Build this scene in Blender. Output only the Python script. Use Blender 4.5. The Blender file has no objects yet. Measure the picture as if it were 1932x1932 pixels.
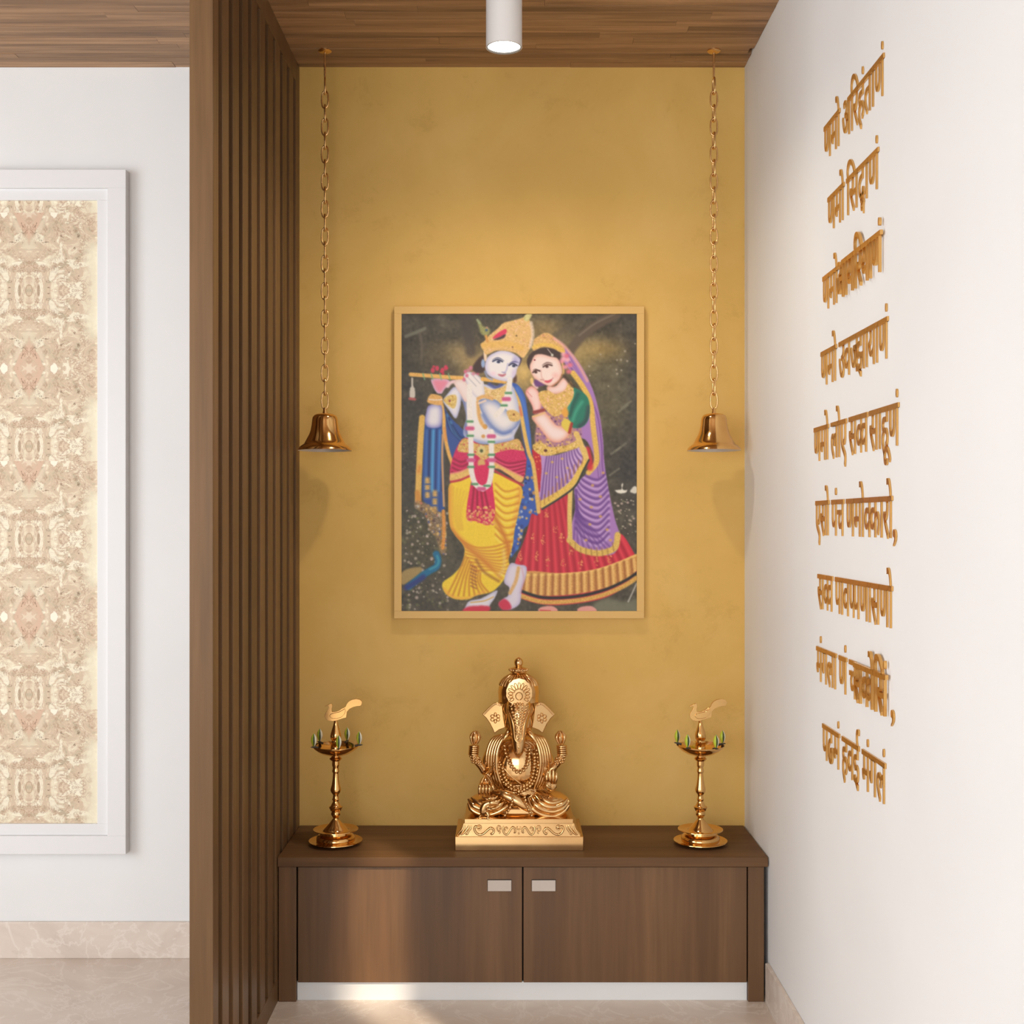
import bpy, bmesh, math, random
import numpy as np
from mathutils import Vector, Matrix

# ------------------------------------------------------------------ camera, world, lights, exposure
F = 2270.0                     # focal length in pixels of the 1932 px frame
EYE = 1.32
VPX, VPY = 962.0, 985.0        # vanishing point of the depth lines
scene = bpy.context.scene
col = scene.collection
cam_d = bpy.data.cameras.new('camera')
cam_d.sensor_width = 36.0
cam_d.lens = F * 36.0 / 1932.0
cam_d.shift_x = (966.0 - VPX) / 1932.0
cam_d.shift_y = (VPY - 966.0) / 1932.0
cam_d.clip_start = 0.05
cam = bpy.data.objects.new('camera', cam_d)
cam.location = (0, 0, EYE)
cam.rotation_euler = (math.pi / 2, 0, 0)
col.objects.link(cam)
scene.camera = cam

scene.view_settings.view_transform = 'Standard'
scene.view_settings.look = 'None'
scene.view_settings.gamma = 1.0
scene.view_settings.use_curve_mapping = False
scene.view_settings.exposure = 0.0

world = bpy.data.worlds.new('daylight')
scene.world = world
world.use_nodes = True
bg = world.node_tree.nodes['Background']
bg.inputs[0].default_value = (0.93, 0.96, 1.0, 1)
bg.inputs[1].default_value = 1.0

def light(name, kind, loc, rot, energy, color, **kw):
    d = bpy.data.lights.new(name, kind)
    d.energy = energy
    d.color = color
    for k, v in kw.items():
        setattr(d, k, v)
    o = bpy.data.objects.new(name, d)
    o.location = loc
    o.rotation_euler = rot
    col.objects.link(o)
    return o

# daylight entering through the two big windows of the room behind the camera
light('window_daylight_front', 'AREA', (-1.3, -2.36, 1.45), (math.pi / 2, 0, 0), 85.0, (0.885, 0.95, 1.0),
      shape='RECTANGLE', size=3.0, size_y=2.0)
light('window_daylight_left', 'AREA', (-3.16, 0.75, 1.45), (math.pi / 2, 0, -math.pi / 2), 88.0, (0.885, 0.95, 1.0),
      shape='RECTANGLE', size=3.0, size_y=2.0)
# low sun through the tall slot window in the right wall
SUN = Vector((-0.40, 0.667, -0.63)).normalized()
light('sun', 'SUN', (3, -3, 4), SUN.to_track_quat('-Z', 'Y').to_euler(), 3.3, (1.0, 0.84, 0.64), angle=math.radians(1.7))

# ------------------------------------------------------------------ helpers
def P(px, py, y):
    """photograph pixel at depth y -> world point"""
    return Vector(((px - VPX) * y / F, y, EYE + (VPY - py) * y / F))

def srgb(r, g, b, k=1.0):
    o = []
    for c in (r, g, b):
        c = c / 255.0
        o.append((c / 12.92 if c <= 0.04045 else ((c + 0.055) / 1.055) ** 2.4) * k)
    return (o[0], o[1], o[2], 1.0)

class MB:
    def __init__(s):
        s.v = []; s.f = []; s.m = []
    def add(s, vs, fs, mi=0):
        b = len(s.v)
        s.v.extend([tuple(p) for p in vs])
        s.f.extend([tuple(i + b for i in f) for f in fs])
        s.m.extend([mi] * len(fs))
        return s
    def box(s, x0, x1, y0, y1, z0, z1, mi=0):
        vs = [(x0, y0, z0), (x1, y0, z0), (x1, y1, z0), (x0, y1, z0), (x0, y0, z1), (x1, y0, z1), (x1, y1, z1), (x0, y1, z1)]
        fs = [(0, 3, 2, 1), (4, 5, 6, 7), (0, 1, 5, 4), (1, 2, 6, 5), (2, 3, 7, 6), (3, 0, 4, 7)]
        return s.add(vs, fs, mi)
    def lathe(s, prof, n=40, c=(0, 0, 0), mi=0):
        """prof: list of (r, z); closed at the ends when r is 0"""
        vs = []; fs = []; rows = []
        for r, z in prof:
            if r < 1e-6:
                rows.append([len(vs)]); vs.append((c[0], c[1], c[2] + z))
            else:
                rows.append(list(range(len(vs), len(vs) + n)))
                for i in range(n):
                    a = 2 * math.pi * i / n
                    vs.append((c[0] + r * math.cos(a), c[1] + r * math.sin(a), c[2] + z))
        for A, B in zip(rows[:-1], rows[1:]):
            for i in range(n):
                j = (i + 1) % n
                if len(A) == 1 and len(B) == 1: continue
                if len(A) == 1: fs.append((A[0], B[j], B[i]))
                elif len(B) == 1: fs.append((A[i], A[j], B[0]))
                else: fs.append((A[i], A[j], B[j], B[i]))
        fs = [tuple(reversed(f)) for f in fs] if prof[0][1] > prof[-1][1] else fs
        return s.add(vs, fs, mi)
    def ell(s, c, r, nu=16, nv=10, mi=0):
        prof = [(math.sin(math.pi * i / nv), -math.cos(math.pi * i / nv)) for i in range(nv + 1)]
        m = MB().lathe(prof, nu)
        r = (r, r, r) if not hasattr(r, '__len__') else r
        return s.add([(c[0] + p[0] * r[0], c[1] + p[1] * r[1], c[2] + p[2] * r[2]) for p in m.v], m.f, mi)
    def tube(s, pts, rad, n=8, closed=False, mi=0, flat=1.0):
        pts = [Vector(p) for p in pts]
        N = len(pts)
        rad = list(rad) if hasattr(rad, '__len__') else [rad] * N
        vs = []; fs = []
        prev = None
        for i, p in enumerate(pts):
            a = pts[i - 1] if (i > 0 or closed) else pts[i]
            b = pts[(i + 1) % N] if (i < N - 1 or closed) else pts[i]
            t = (b - a).normalized()
            if prev is None:
                up = Vector((0, 1, 0)) if abs(t.y) < 0.9 else Vector((1, 0, 0))
                nrm = (up - t * up.dot(t)).normalized()
            else:
                nrm = prev - t * prev.dot(t)
                nrm = nrm.normalized() if nrm.length > 1e-8 else prev
            prev = nrm
            bi = t.cross(nrm)
            for k in range(n):
                an = 2 * math.pi * k / n
                vs.append(p + (nrm * math.cos(an) * flat + bi * math.sin(an)) * rad[i])
        for i in range(N if closed else N - 1):
            j = (i + 1) % N
            for k in range(n):
                l = (k + 1) % n
                fs.append((i * n + k, i * n + l, j * n + l, j * n + k))
        if not closed:
            fs.append(tuple(reversed(range(n))))
            fs.append(tuple((N - 1) * n + k for k in range(n)))
        return s.add(vs, fs, mi)
    def prism(s, outline, a, b, fn, mi=0):
        """outline: 2D polygon; fn(u, v, w) -> point; thickness w from a to b"""
        n = len(outline)
        vs = [fn(u, v, a) for u, v in outline] + [fn(u, v, b) for u, v in outline]
        fs = [tuple(range(n)), tuple(reversed(range(n, 2 * n)))]
        for i in range(n):
            j = (i + 1) % n
            fs.append((i, i + n, j + n, j))
        return s.add(vs, fs, mi)
    def build(s, name, mat, parent=None, smooth=None, bevel=0.0, fix=False, off=None):
        me = bpy.data.meshes.new(name)
        me.from_pydata(s.v, [], s.f)
        if fix:
            bm = bmesh.new(); bm.from_mesh(me)
            bmesh.ops.recalc_face_normals(bm, faces=bm.faces)
            bm.to_mesh(me); bm.free()
        for m in (mat if isinstance(mat, (list, tuple)) else [mat]):
            me.materials.append(m)
        if isinstance(mat, (list, tuple)):
            me.polygons.foreach_set('material_index', s.m)
        if smooth is not None:
            me.polygons.foreach_set('use_smooth', [True] * len(me.polygons))
            if smooth < 180:
                me.set_sharp_from_angle(angle=math.radians(smooth))
        me.update()
        return obj(name, me, parent, bevel)

def obj(name, me, parent=None, bevel=0.0):
    o = bpy.data.objects.new(name, me)
    col.objects.link(o)
    if bevel:
        b = o.modifiers.new('bevel', 'BEVEL'); b.width = bevel; b.segments = 2; b.limit_method = 'ANGLE'
    if parent is not None:
        o.parent = parent
        o.matrix_parent_inverse = Matrix.Translation(-parent.location)
    return o

def tag(o, label=None, cat=None, group=None, kind=None):
    if label: o['label'] = label
    if cat: o['category'] = cat
    if group: o['group'] = group
    if kind: o['kind'] = kind
    return o

def thing(name, loc, label, cat, group=None):
    o = bpy.data.objects.new(name, None)
    o.empty_display_size = 0.05
    o.location = loc
    col.objects.link(o)
    return tag(o, label, cat, group)

def copy_tree(o, parent=None):
    c = o.copy()
    col.objects.link(c)
    if parent is not None:
        c.parent = parent
        c.matrix_parent_inverse = o.matrix_parent_inverse.copy()
    for ch in list(o.children):
        copy_tree(ch, c)
    return c

def spline(pts, k=6, closed=False):
    """Catmull-Rom resampling of 2D or 3D points"""
    p = [np.array(q, float) for q in pts]
    n = len(p); out = []
    for i in range(n if closed else n - 1):
        if closed:
            a, b, c, d = p[(i - 1) % n], p[i], p[(i + 1) % n], p[(i + 2) % n]
        else:
            a, b, c, d = p[max(i - 1, 0)], p[i], p[i + 1], p[min(i + 2, n - 1)]
        for j in range(k):
            t = j / k
            out.append(0.5 * ((2 * b) + (c - a) * t + (2 * a - 5 * b + 4 * c - d) * t * t + (3 * b - a - 3 * c + d) * t ** 3))
    if not closed: out.append(p[-1])
    return out

# ------------------------------------------------------------------ materials
def new_mat(name):
    m = bpy.data.materials.new(name)
    m.use_nodes = True
    nt = m.node_tree
    return m, nt, nt.nodes['Principled BSDF']

def plain(name, c, rough=0.5, metal=0.0, spec=0.5, coat=0.0):
    m, nt, b = new_mat(name)
    b.inputs['Base Color'].default_value = c
    b.inputs['Roughness'].default_value = rough
    b.inputs['Metallic'].default_value = metal
    b.inputs['Specular IOR Level'].default_value = spec
    b.inputs['Coat Weight'].default_value = coat
    return m

class N:
    """small node-graph builder"""
    def __init__(s, nt): s.nt = nt
    def new(s, t, **kw):
        n = s.nt.nodes.new(t)
        for k, v in kw.items(): setattr(n, k, v)
        return n
    def link(s, a, b): s.nt.links.new(a, b)
    def coord(s): return s.new('ShaderNodeTexCoord').outputs['Object']
    def mapping(s, vec, scale=(1, 1, 1), loc=(0, 0, 0), rot=(0, 0, 0)):
        n = s.new('ShaderNodeMapping')
        n.inputs['Scale'].default_value = scale; n.inputs['Location'].default_value = loc; n.inputs['Rotation'].default_value = rot
        s.link(vec, n.inputs['Vector']); return n.outputs[0]
    def noise(s, vec, scale=5, detail=4, rough=0.5, dist=0.0):
        n = s.new('ShaderNodeTexNoise')
        n.inputs['Scale'].default_value = scale; n.inputs['Detail'].default_value = detail
        n.inputs['Roughness'].default_value = rough; n.inputs['Distortion'].default_value = dist
        s.link(vec, n.inputs['Vector']); return n.outputs['Fac']
    def ramp(s, fac, stops, interp='LINEAR'):
        n = s.new('ShaderNodeValToRGB'); r = n.color_ramp; r.interpolation = interp
        while len(r.elements) > 1: r.elements.remove(r.elements[-1])
        r.elements[0].position, r.elements[0].color = stops[0]
        for p, c in stops[1:]:
            e = r.elements.new(p); e.color = c
        s.link(fac, n.inputs[0]); return n.outputs[0]
    def mix(s, fac, a, b, mode='MIX'):
        n = s.new('ShaderNodeMix', data_type='RGBA', blend_type=mode)
        for sock, v in ((n.inputs[0], fac), (n.inputs[6], a), (n.inputs[7], b)):
            if hasattr(v, 'is_output'): s.link(v, sock)
            else: sock.default_value = v
        return n.outputs[2]
    def math(s, op, a, b=None, c=None, clamp=False):
        n = s.new('ShaderNodeMath', operation=op); n.use_clamp = clamp
        for i, v in enumerate((a, b, c)):
            if v is None: continue
            if hasattr(v, 'is_output'): s.link(v, n.inputs[i])
            else: n.inputs[i].default_value = v
        return n.outputs[0]
    def bump(s, h, strength, dist, bsdf):
        n = s.new('ShaderNodeBump'); n.inputs['Strength'].default_value = strength; n.inputs['Distance'].default_value = dist
        s.link(h, n.inputs['Height']); s.link(n.outputs[0], bsdf.inputs['Normal'])

def grey(v): return (v, v, v, 1)

def mat_paint():
    m, nt, b = new_mat('white_wall_paint'); n = N(nt)
    c = n.coord()
    f = n.noise(c, 3.0, 3)
    n.link(n.ramp(f, [(0.3, (0.78, 0.778, 0.772, 1)), (0.7, (0.81, 0.808, 0.802, 1))]), b.inputs['Base Color'])
    b.inputs['Roughness'].default_value = 0.75
    n.bump(n.noise(c, 260, 2), 0.03, 0.001, b)
    return m

def mat_ochre():
    m, nt, b = new_mat('ochre_textured_plaster'); n = N(nt)
    c = n.coord()
    f1 = n.noise(c, 2.3, 6, 0.62, 0.6)
    f2 = n.noise(n.mapping(c, (1, 1, 1), (3, 1, 7)), 7, 10, 0.74, 0.35)
    base = n.ramp(f1, [(0.25, (0.66, 0.41, 0.104, 1)), (0.5, (0.71, 0.448, 0.122, 1)), (0.75, (0.755, 0.492, 0.155, 1))])
    pat = n.ramp(f2, [(0.33, (0.80, 0.76, 0.64, 1)), (0.43, (0.98, 0.98, 0.97, 1)), (0.52, (1, 1, 1, 1)), (0.70, (1.05, 1.06, 1.12, 1))])
    n.link(n.mix(0.5, base, pat, 'MULTIPLY'), b.inputs['Base Color'])
    b.inputs['Roughness'].default_value = 0.6
    b.inputs['Specular IOR Level'].default_value = 0.3
    n.bump(f2, 0.03, 0.003, b)
    return m

def mat_marble():
    m, nt, b = new_mat('beige_marble'); n = N(nt)
    c = n.coord()
    f1 = n.noise(c, 2.2, 8, 0.62, 1.5)
    f2 = n.noise(n.mapping(c, (1, 1, 1), (5, 2, 1)), 4.5, 10, 0.6, 2.2)
    base = n.ramp(f1, [(0.3, (0.60, 0.50, 0.425, 1)), (0.5, (0.70, 0.60, 0.52, 1)), (0.7, (0.77, 0.68, 0.60, 1))])
    vein = n.ramp(f2, [(0.47, grey(0)), (0.5, grey(1)), (0.53, grey(0))])
    light_v = n.mix(n.math('MULTIPLY', vein, 0.5), base, (0.86, 0.79, 0.72, 1))
    f3 = n.noise(n.mapping(c, (1, 1, 1), (9, 4, 3)), 7.0, 8, 0.65, 1.0)
    spots = n.ramp(f3, [(0.66, grey(0)), (0.72, grey(1))])
    n.link(n.mix(n.math('MULTIPLY', spots, 0.25), light_v, (0.36, 0.29, 0.24, 1)), b.inputs['Base Color'])
    b.inputs['Roughness'].default_value = 0.28
    return m

def mat_wood(name, dark, mid, lite, grain=(9, 9, 0.35), rough=0.42, rnd=0.0, bands=0.0, spec=0.4):
    """veneer; the grain runs along the axis with the small scale"""
    m, nt, b = new_mat(name); n = N(nt)
    c = n.coord()
    if rnd:
        oi = n.new('ShaderNodeObjectInfo')
        comb = n.new('ShaderNodeCombineXYZ')
        n.link(n.math('MULTIPLY', oi.outputs['Random'], 31.0), comb.inputs[0])
        n.link(n.math('MULTIPLY', oi.outputs['Random'], 17.0), comb.inputs[1])
        n.link(n.math('MULTIPLY', oi.outputs['Random'], 7.0), comb.inputs[2])
        va = n.new('ShaderNodeVectorMath', operation='ADD')
        n.link(c, va.inputs[0]); n.link(comb.outputs[0], va.inputs[1])
        c = va.outputs[0]
    g = n.mapping(c, grain)
    f1 = n.noise(g, 1.0, 6, 0.6, 0.6)
    f2 = n.noise(n.mapping(c, tuple(q * 9 for q in grain)), 1.0, 3, 0.6)
    base = n.ramp(f1, [(0.28, dark), (0.5, mid), (0.74, lite)])
    fine = n.ramp(f2, [(0.3, grey(0.80)), (0.7, grey(1.10))])
    out = n.mix(0.75, base, fine, 'MULTIPLY')
    if bands:
        f3 = n.noise(n.mapping(c, tuple(q * 0.45 for q in grain), (2.3, 1, 4)), 1.0, 1, 0.4)
        out = n.mix(bands, out, n.ramp(f3, [(0.35, grey(0.72)), (0.65, grey(1.25))]), 'MULTIPLY')
    if rnd:
        tone = n.ramp(oi.outputs['Random'], [(0.0, grey(1 - rnd)), (1.0, grey(1 + rnd))])
        out = n.mix(1.0, out, tone, 'MULTIPLY')
    n.link(out, b.inputs['Base Color'])
    b.inputs['Roughness'].default_value = rough
    b.inputs['Specular IOR Level'].default_value = spec
    n.bump(f2, 0.06, 0.0008, b)
    return m

def mat_gold(name, c, rough, noise=0.0):
    m, nt, b = new_mat(name); n = N(nt)
    co = n.coord()
    f = n.noise(co, 18, 3)
    n.link(n.ramp(f, [(0.3, tuple(q * 0.94 for q in c[:3]) + (1,)), (0.7, c)]), b.inputs['Base Color'])
    n.link(n.ramp(f, [(0.3, grey(rough)), (0.7, grey(rough + 0.04))]), b.inputs['Roughness'])
    b.inputs['Metallic'].default_value = 1.0
    return m

M = {}
M['paint'] = mat_paint()
M['ochre'] = mat_ochre()
M['marble'] = mat_marble()
M['veneer'] = mat_wood('walnut_veneer_upright', srgb(96, 70, 47), srgb(112, 81, 54), srgb(132, 98, 66), (7, 7, 0.30), 0.36, bands=0.45)
M['veneer_top'] = mat_wood('walnut_veneer_flat', srgb(92, 64, 40), srgb(104, 74, 47), srgb(118, 86, 55), (0.4, 9, 9), 0.58, spec=0.3)
M['screen'] = mat_wood('teak_veneer', srgb(96, 71, 46), srgb(111, 83, 55), srgb(126, 96, 66), (8, 8, 0.35), 0.42, rnd=0.05, bands=0.3, spec=0.22)
M['plank'] = mat_wood('oak_ceiling_board', srgb(116, 86, 60), srgb(158, 121, 86), srgb(188, 149, 110), (1.6, 34, 34), 0.5, rnd=0.18)
M['ceiling'] = mat_wood('oak_ceiling_panel', srgb(126, 92, 64), srgb(158, 120, 86), srgb(180, 142, 104), (0.7, 20, 20), 0.5)
M['white_trim'] = plain('white_lacquer', (0.765, 0.76, 0.76, 1), 0.45)
M['plinth'] = plain('pale_grey_laminate', (0.84, 0.85, 0.85, 1), 0.4)
M['pull'] = plain('brushed_satin_metal', (0.60, 0.53, 0.47, 1), 0.55, 0.0)
M['shadow_gap'] = plain('dark_gap_shade', srgb(48, 34, 24), 0.7)  # dark brown put on in place of the shade inside the joints
M['frame_gold'] = plain('matt_gold_lacquer', srgb(222, 182, 112), 0.5, 0.0, 0.3)
M['gold'] = mat_gold('polished_gold', (0.79, 0.505, 0.23, 1), 0.15)
M['brass'] = mat_gold('polished_brass', (0.82, 0.50, 0.19, 1), 0.10)
M['chain'] = mat_gold('brass_chain', (0.84, 0.54, 0.24, 1), 0.25)
M['letter'] = mat_gold('cut_gold_letters', (0.76, 0.44, 0.145, 1), 0.34)
M['bell_grey'] = plain('pale_bell_inside', (0.62, 0.58, 0.55, 1), 0.35, 0.3)  # inside of the bell, paler and greyer than its brass body
M['lamp_white'] = plain('white_powder_coat', (0.80, 0.78, 0.76, 1), 0.4)
M['lamp_rim'] = plain('dark_lamp_rim', (0.05, 0.04, 0.03, 1), 0.5)
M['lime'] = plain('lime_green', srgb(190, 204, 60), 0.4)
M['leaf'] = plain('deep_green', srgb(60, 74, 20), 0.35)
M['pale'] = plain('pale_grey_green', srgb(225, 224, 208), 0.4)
m, nt, b = new_mat('lit_lamp_glass')
b.inputs['Base Color'].default_value = (1, 1, 1, 1)
b.inputs['Emission Color'].default_value = (1.0, 0.97, 0.90, 1)
b.inputs['Emission Strength'].default_value = 4.0
M['emit'] = m

def mat_wallpaper(x0, zref, tile, per, half):
    """mirrored damask print: folded about a vertical axis and about the diamonds' centres"""
    m, nt, b = new_mat('beige_kaleidoscope_wallpaper'); n = N(nt)
    sep = n.new('ShaderNodeSeparateXYZ'); n.link(n.coord(), sep.inputs[0])
    ux = n.math('ABSOLUTE', n.math('SUBTRACT', sep.outputs[0], x0))
    t = n.math('FLOORED_MODULO', n.math('SUBTRACT', zref, sep.outputs[2]), tile)
    t2 = n.math('FLOORED_MODULO', t, per)
    uz = n.math('ABSOLUTE', n.math('SUBTRACT', n.math('FLOORED_MODULO', n.math('ADD', t2, half), per), half))
    cb = n.new('ShaderNodeCombineXYZ'); n.link(ux, cb.inputs[0]); n.link(uz, cb.inputs[1])
    c = cb.outputs[0]
    f1 = n.noise(c, 22, 8, 0.68, 1.2)
    col1 = n.ramp(f1, [(0.34, srgb(182, 168, 142)), (0.43, srgb(208, 190, 162)), (0.50, srgb(214, 190, 164)), (0.56, srgb(226, 211, 184)), (0.64, srgb(238, 229, 202))])
    # pinkish diamonds
    man = n.math('ADD', n.math('MULTIPLY', ux, 1.95), uz)
    wob = n.math('ADD', man, n.math('MULTIPLY', n.math('SUBTRACT', n.noise(c, 45, 4), 0.5), 0.022))
    dia = n.ramp(wob, [(0.020, grey(0.55)), (0.055, grey(0.55)), (0.065, grey(1)), (0.088, grey(1)), (0.096, grey(0))])
    ring = n.ramp(wob, [(0.094, grey(0)), (0.104, grey(1)), (0.118, grey(0.7)), (0.14, grey(0))])
    c2 = n.mix(n.math('MULTIPLY', dia, 0.85), col1, srgb(216, 182, 156))
    # pale islands
    isl = n.ramp(n.noise(n.mapping(c, (1, 1, 1), (2.1, 0.3, 0)), 17, 5, 0.6, 0.8), [(0.55, grey(0)), (0.585, grey(1))])
    c3 = n.mix(n.math('MULTIPLY', n.math('MULTIPLY', isl, n.math('SUBTRACT', 1.0, dia)), 0.85), c2, srgb(244, 237, 213))
    # sage smudges
    sg = n.ramp(n.noise(n.mapping(c, (1, 1, 1), (5.4, 1.3, 2)), 9, 4, 0.6, 0.5), [(0.56, grey(0)), (0.68, grey(1))])
    c4 = n.mix(n.math('MULTIPLY', sg, 0.5), c3, srgb(206, 196, 166))
    # brown and rust veining
    v = n.noise(n.mapping(c, (1, 1, 1), (7.7, 3.1, 0)), 30, 8, 0.7, 1.6)
    ve = n.ramp(v, [(0.455, grey(0)), (0.49, grey(1)), (0.52, grey(0))])
    msk = n.ramp(n.noise(n.mapping(c, (1, 1, 1), (1.7, 8.1, 0)), 17, 3), [(0.46, grey(0)), (0.54, grey(1))])
    c5 = n.mix(n.math('MULTIPLY', n.math('MULTIPLY', ve, msk), 0.9), c4, srgb(166, 128, 102))
    dk = n.ramp(n.noise(n.mapping(c, (1, 1, 1), (3.3, 6.1, 0)), 46, 4, 0.6, 0.6), [(0.64, grey(0)), (0.68, grey(1))])
    c6 = n.mix(n.math('MULTIPLY', dk, 0.8), c5, srgb(136, 110, 84))
    c7 = n.mix(n.math('MULTIPLY', ring, 0.30), c6, srgb(244, 234, 210))
    # pale pebble with a rust edge on either side of each diamond
    def dist(a0, b0, sa, sb):
        dx = n.math('DIVIDE', n.math('SUBTRACT', ux, a0), sa); dz = n.math('DIVIDE', n.math('SUBTRACT', uz, b0), sb)
        d = n.math('SQRT', n.math('ADD', n.math('MULTIPLY', dx, dx), n.math('MULTIPLY', dz, dz)))
        return n.math('ADD', d, n.math('MULTIPLY', n.math('SUBTRACT', n.noise(c, 60, 3), 0.5), 0.9))
    d1 = dist(.076, 0.0, .013, .018)
    c8 = n.mix(n.ramp(d1, [(0.9, grey(0)), (1.0, grey(.8)), (1.35, grey(.8)), (1.6, grey(0))]), c7, srgb(176, 134, 112))
    c8 = n.mix(n.ramp(d1, [(0.75, grey(1)), (0.95, grey(0))]), c8, srgb(246, 240, 220))
    # little ring with two dashes between the diamonds
    d2 = dist(0.0, half, .013, .018)
    c9 = n.mix(n.ramp(d2, [(0.7, grey(0)), (0.9, grey(.6)), (1.05, grey(.6)), (1.25, grey(0))]), c8, srgb(170, 142, 110))
    d3 = dist(.029, half, .0045, .022)
    c10 = n.mix(n.ramp(d3, [(0.8, grey(.75)), (1.2, grey(0))]), c9, srgb(160, 132, 104))
    # plain cream drift towards the side of the panel
    edge = n.math('MULTIPLY', n.ramp(n.math('ADD', ux, n.math('MULTIPLY', n.noise(n.mapping(c, (1, 1, 1), (4, 4, 0)), 9, 6, .65), .12)), [(0.215, grey(0)), (0.245, grey(1))]), n.ramp(uz, [(.07, grey(0)), (.11, grey(1))]))
    c11 = n.mix(n.math('MULTIPLY', edge, .85), c10, srgb(236, 227, 200))
    n.link(c11, b.inputs['Base Color'])
    b.inputs['Roughness'].default_value = 0.7
    return m
# ------------------------------------------------------------------ the room
YB = 3.65                      # depth of the back wall
XR = 0.712                     # right wall
XS = -0.638                    # niche face of the slatted screen
XS2 = -0.689
YSF = 2.586                    # front edge of the screen
ZC = 2.70
XL, YF = -3.2, -2.4            # far side of the room behind the camera

def struct(o, label): return tag(o, label, None, None, 'structure')

struct(MB().box(XL - .15, XR + .15, YF - .15, YB + .15, -.12, 0).build('floor', M['marble']), 'polished beige marble floor')
ceil = struct(MB().box(XL - .15, XR + .15, YF - .15, YB + .15, ZC + .012, ZC + .12).build('ceiling', M['ceiling']), 'wood boarded ceiling')
struct(MB().box(-.665, XR + .15, YB, YB + .12, 0, ZC + .012).build('wall_back', M['ochre']), 'mottled ochre plaster wall of the prayer niche')
struct(MB().box(XL - .15, -.665, YB, YB + .12, 0, ZC + .012).build('wall_hall', M['paint']), 'white painted wall left of the slatted screen')
# right wall with a tall slot window nearer than the picture's edge
W0, W1, WZ = 1.18, 1.655, 2.34
m = MB().box(XR, XR + .12, W1, YB, 0, ZC + .012).box(XR, XR + .12, YF, W0, 0, ZC + .012).box(XR, XR + .12, W0, W1, WZ, ZC + .012)
struct(m.build('wall_right', M['paint']), 'white painted right wall carrying the gold lettering')
w = MB()
w.box(XR + .03, XR + .07, W0, W0 + .02, 0, WZ).box(XR + .03, XR + .07, W1 - .012, W1, 0, WZ).box(XR + .03, XR + .07, W0 + .02, W1 - .012, WZ - .02, WZ)
struct(w.build('window_3', M['white_trim']), 'frame of a tall slot window')
# window walls behind and beside the camera
m = MB().box(XL, XL + .5, YF - .12, YF, 0, ZC).box(.3, XR, YF - .12, YF, 0, ZC).box(XL + .5, .3, YF - .12, YF, 0, .4).box(XL + .5, .3, YF - .12, YF, 2.5, ZC)
struct(m.build('wall_front', M['paint']), 'white wall with a wide window behind the camera')
m = MB().box(XL - .12, XL, YF, -.8, 0, ZC).box(XL - .12, XL, 2.3, YB, 0, ZC).box(XL - .12, XL, -.8, 2.3, 0, .4).box(XL - .12, XL, -.8, 2.3, 2.5, ZC)
struct(m.build('wall_left', M['paint']), 'white wall with a wide window left of the camera')
for i, (a, bx) in enumerate(((('x', YF - .06), (XL + .5, .3)), (('y', XL - .06), (-.8, 2.3)))):
    w = MB(); t = .03
    def seg(u0, u1, z0, z1):
        if a[0] == 'x': w.box(u0, u1, a[1] - t, a[1] + t, z0, z1)
        else: w.box(a[1] - t, a[1] + t, u0, u1, z0, z1)
    seg(bx[0], bx[1], .4, .45); seg(bx[0], bx[1], 2.45, 2.5)
    for u in (bx[0], (bx[0] + bx[1]) / 2 - .025, bx[1] - .05): seg(u, u + .05, .45, 2.45)
    struct(w.build('window_%d' % (i + 1), M['white_trim']), 'white framed window outside the picture')
# skirtings
struct(MB().box(XL, -.69, YB - .012, YB, 0, .11).build('baseboard_hall', M['marble'], bevel=.002), 'beige marble skirting under the white hall wall')
struct(MB().box(XR - .0115, XR, 1.66, 3.302, 0, .11).build('baseboard_right', M['marble'], bevel=.002), 'beige marble skirting along the right wall')

# ceiling boards, each its own piece
random.seed(5)
y = YB - .0005
row = 0
while y > 2.3:
    wdt = random.choice((.032, .038, .044, .05))
    x = XL + random.uniform(-.5, 0)
    while x < XR:
        L = random.uniform(.55, 1.25)
        x0, x1 = max(x, XL), min(x + L, XR)
        if x1 - x0 > .02 and x1 > -1.75:
            mm = MB().box(x0, x1 - .0006, y - wdt + .0006, y, ZC - random.uniform(0, .0012), ZC + .012)
            mm.build('plank', M['plank'], ceil)
        x += L
    y -= wdt
    row += 1
struct(MB().box(XL, XR, YF, y, ZC, ZC + .012).build('trim_1', M['ceiling'], ceil), 'plain boarded ceiling nearer the camera')

# ------------------------------------------------------------------ slatted screen
t = thing('slatted_screen', ((XS + XS2) / 2, YSF, 0), 'tall brown wooden slatted screen standing left of the ochre niche', 'screen')
RAIL = .062
def part(name, mat, par, *bxs, bevel=.0012):
    mm = MB()
    for q in bxs: mm.box(*q)
    return mm.build(name, mat, par, bevel=bevel)
G0, PITCH, GAP = 2.635, .1016, .040
part('stile', M['screen'], t, (XS2, XS, YSF, G0, 0, ZC - .002))
part('stile', M['screen'], t, (XS2, XS, G0 + 9 * PITCH + GAP, YB - .0005, 0, ZC - .002))
part('rail', M['screen'], t, (XS2 + .0005, XS - .0005, G0, G0 + 9 * PITCH + GAP, ZC - .002 - RAIL, ZC - .002))
part('rail', M['screen'], t, (XS2 + .0005, XS - .0005, G0, G0 + 9 * PITCH + GAP, 0, RAIL))
for k in range(9):
    y0 = G0 + k * PITCH + GAP
    part('slat', M['screen'], t, (XS2 + .001, XS - .001, y0, y0 + PITCH - GAP, RAIL, ZC - .002 - RAIL))
part('gap_blocker', M['screen'], t, (XS2 + .012, XS2 + .02, G0, G0 + 9 * PITCH + GAP, RAIL, ZC - .002 - RAIL), bevel=0)  # unseen sheet added behind the slats to keep the gaps darker

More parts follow.
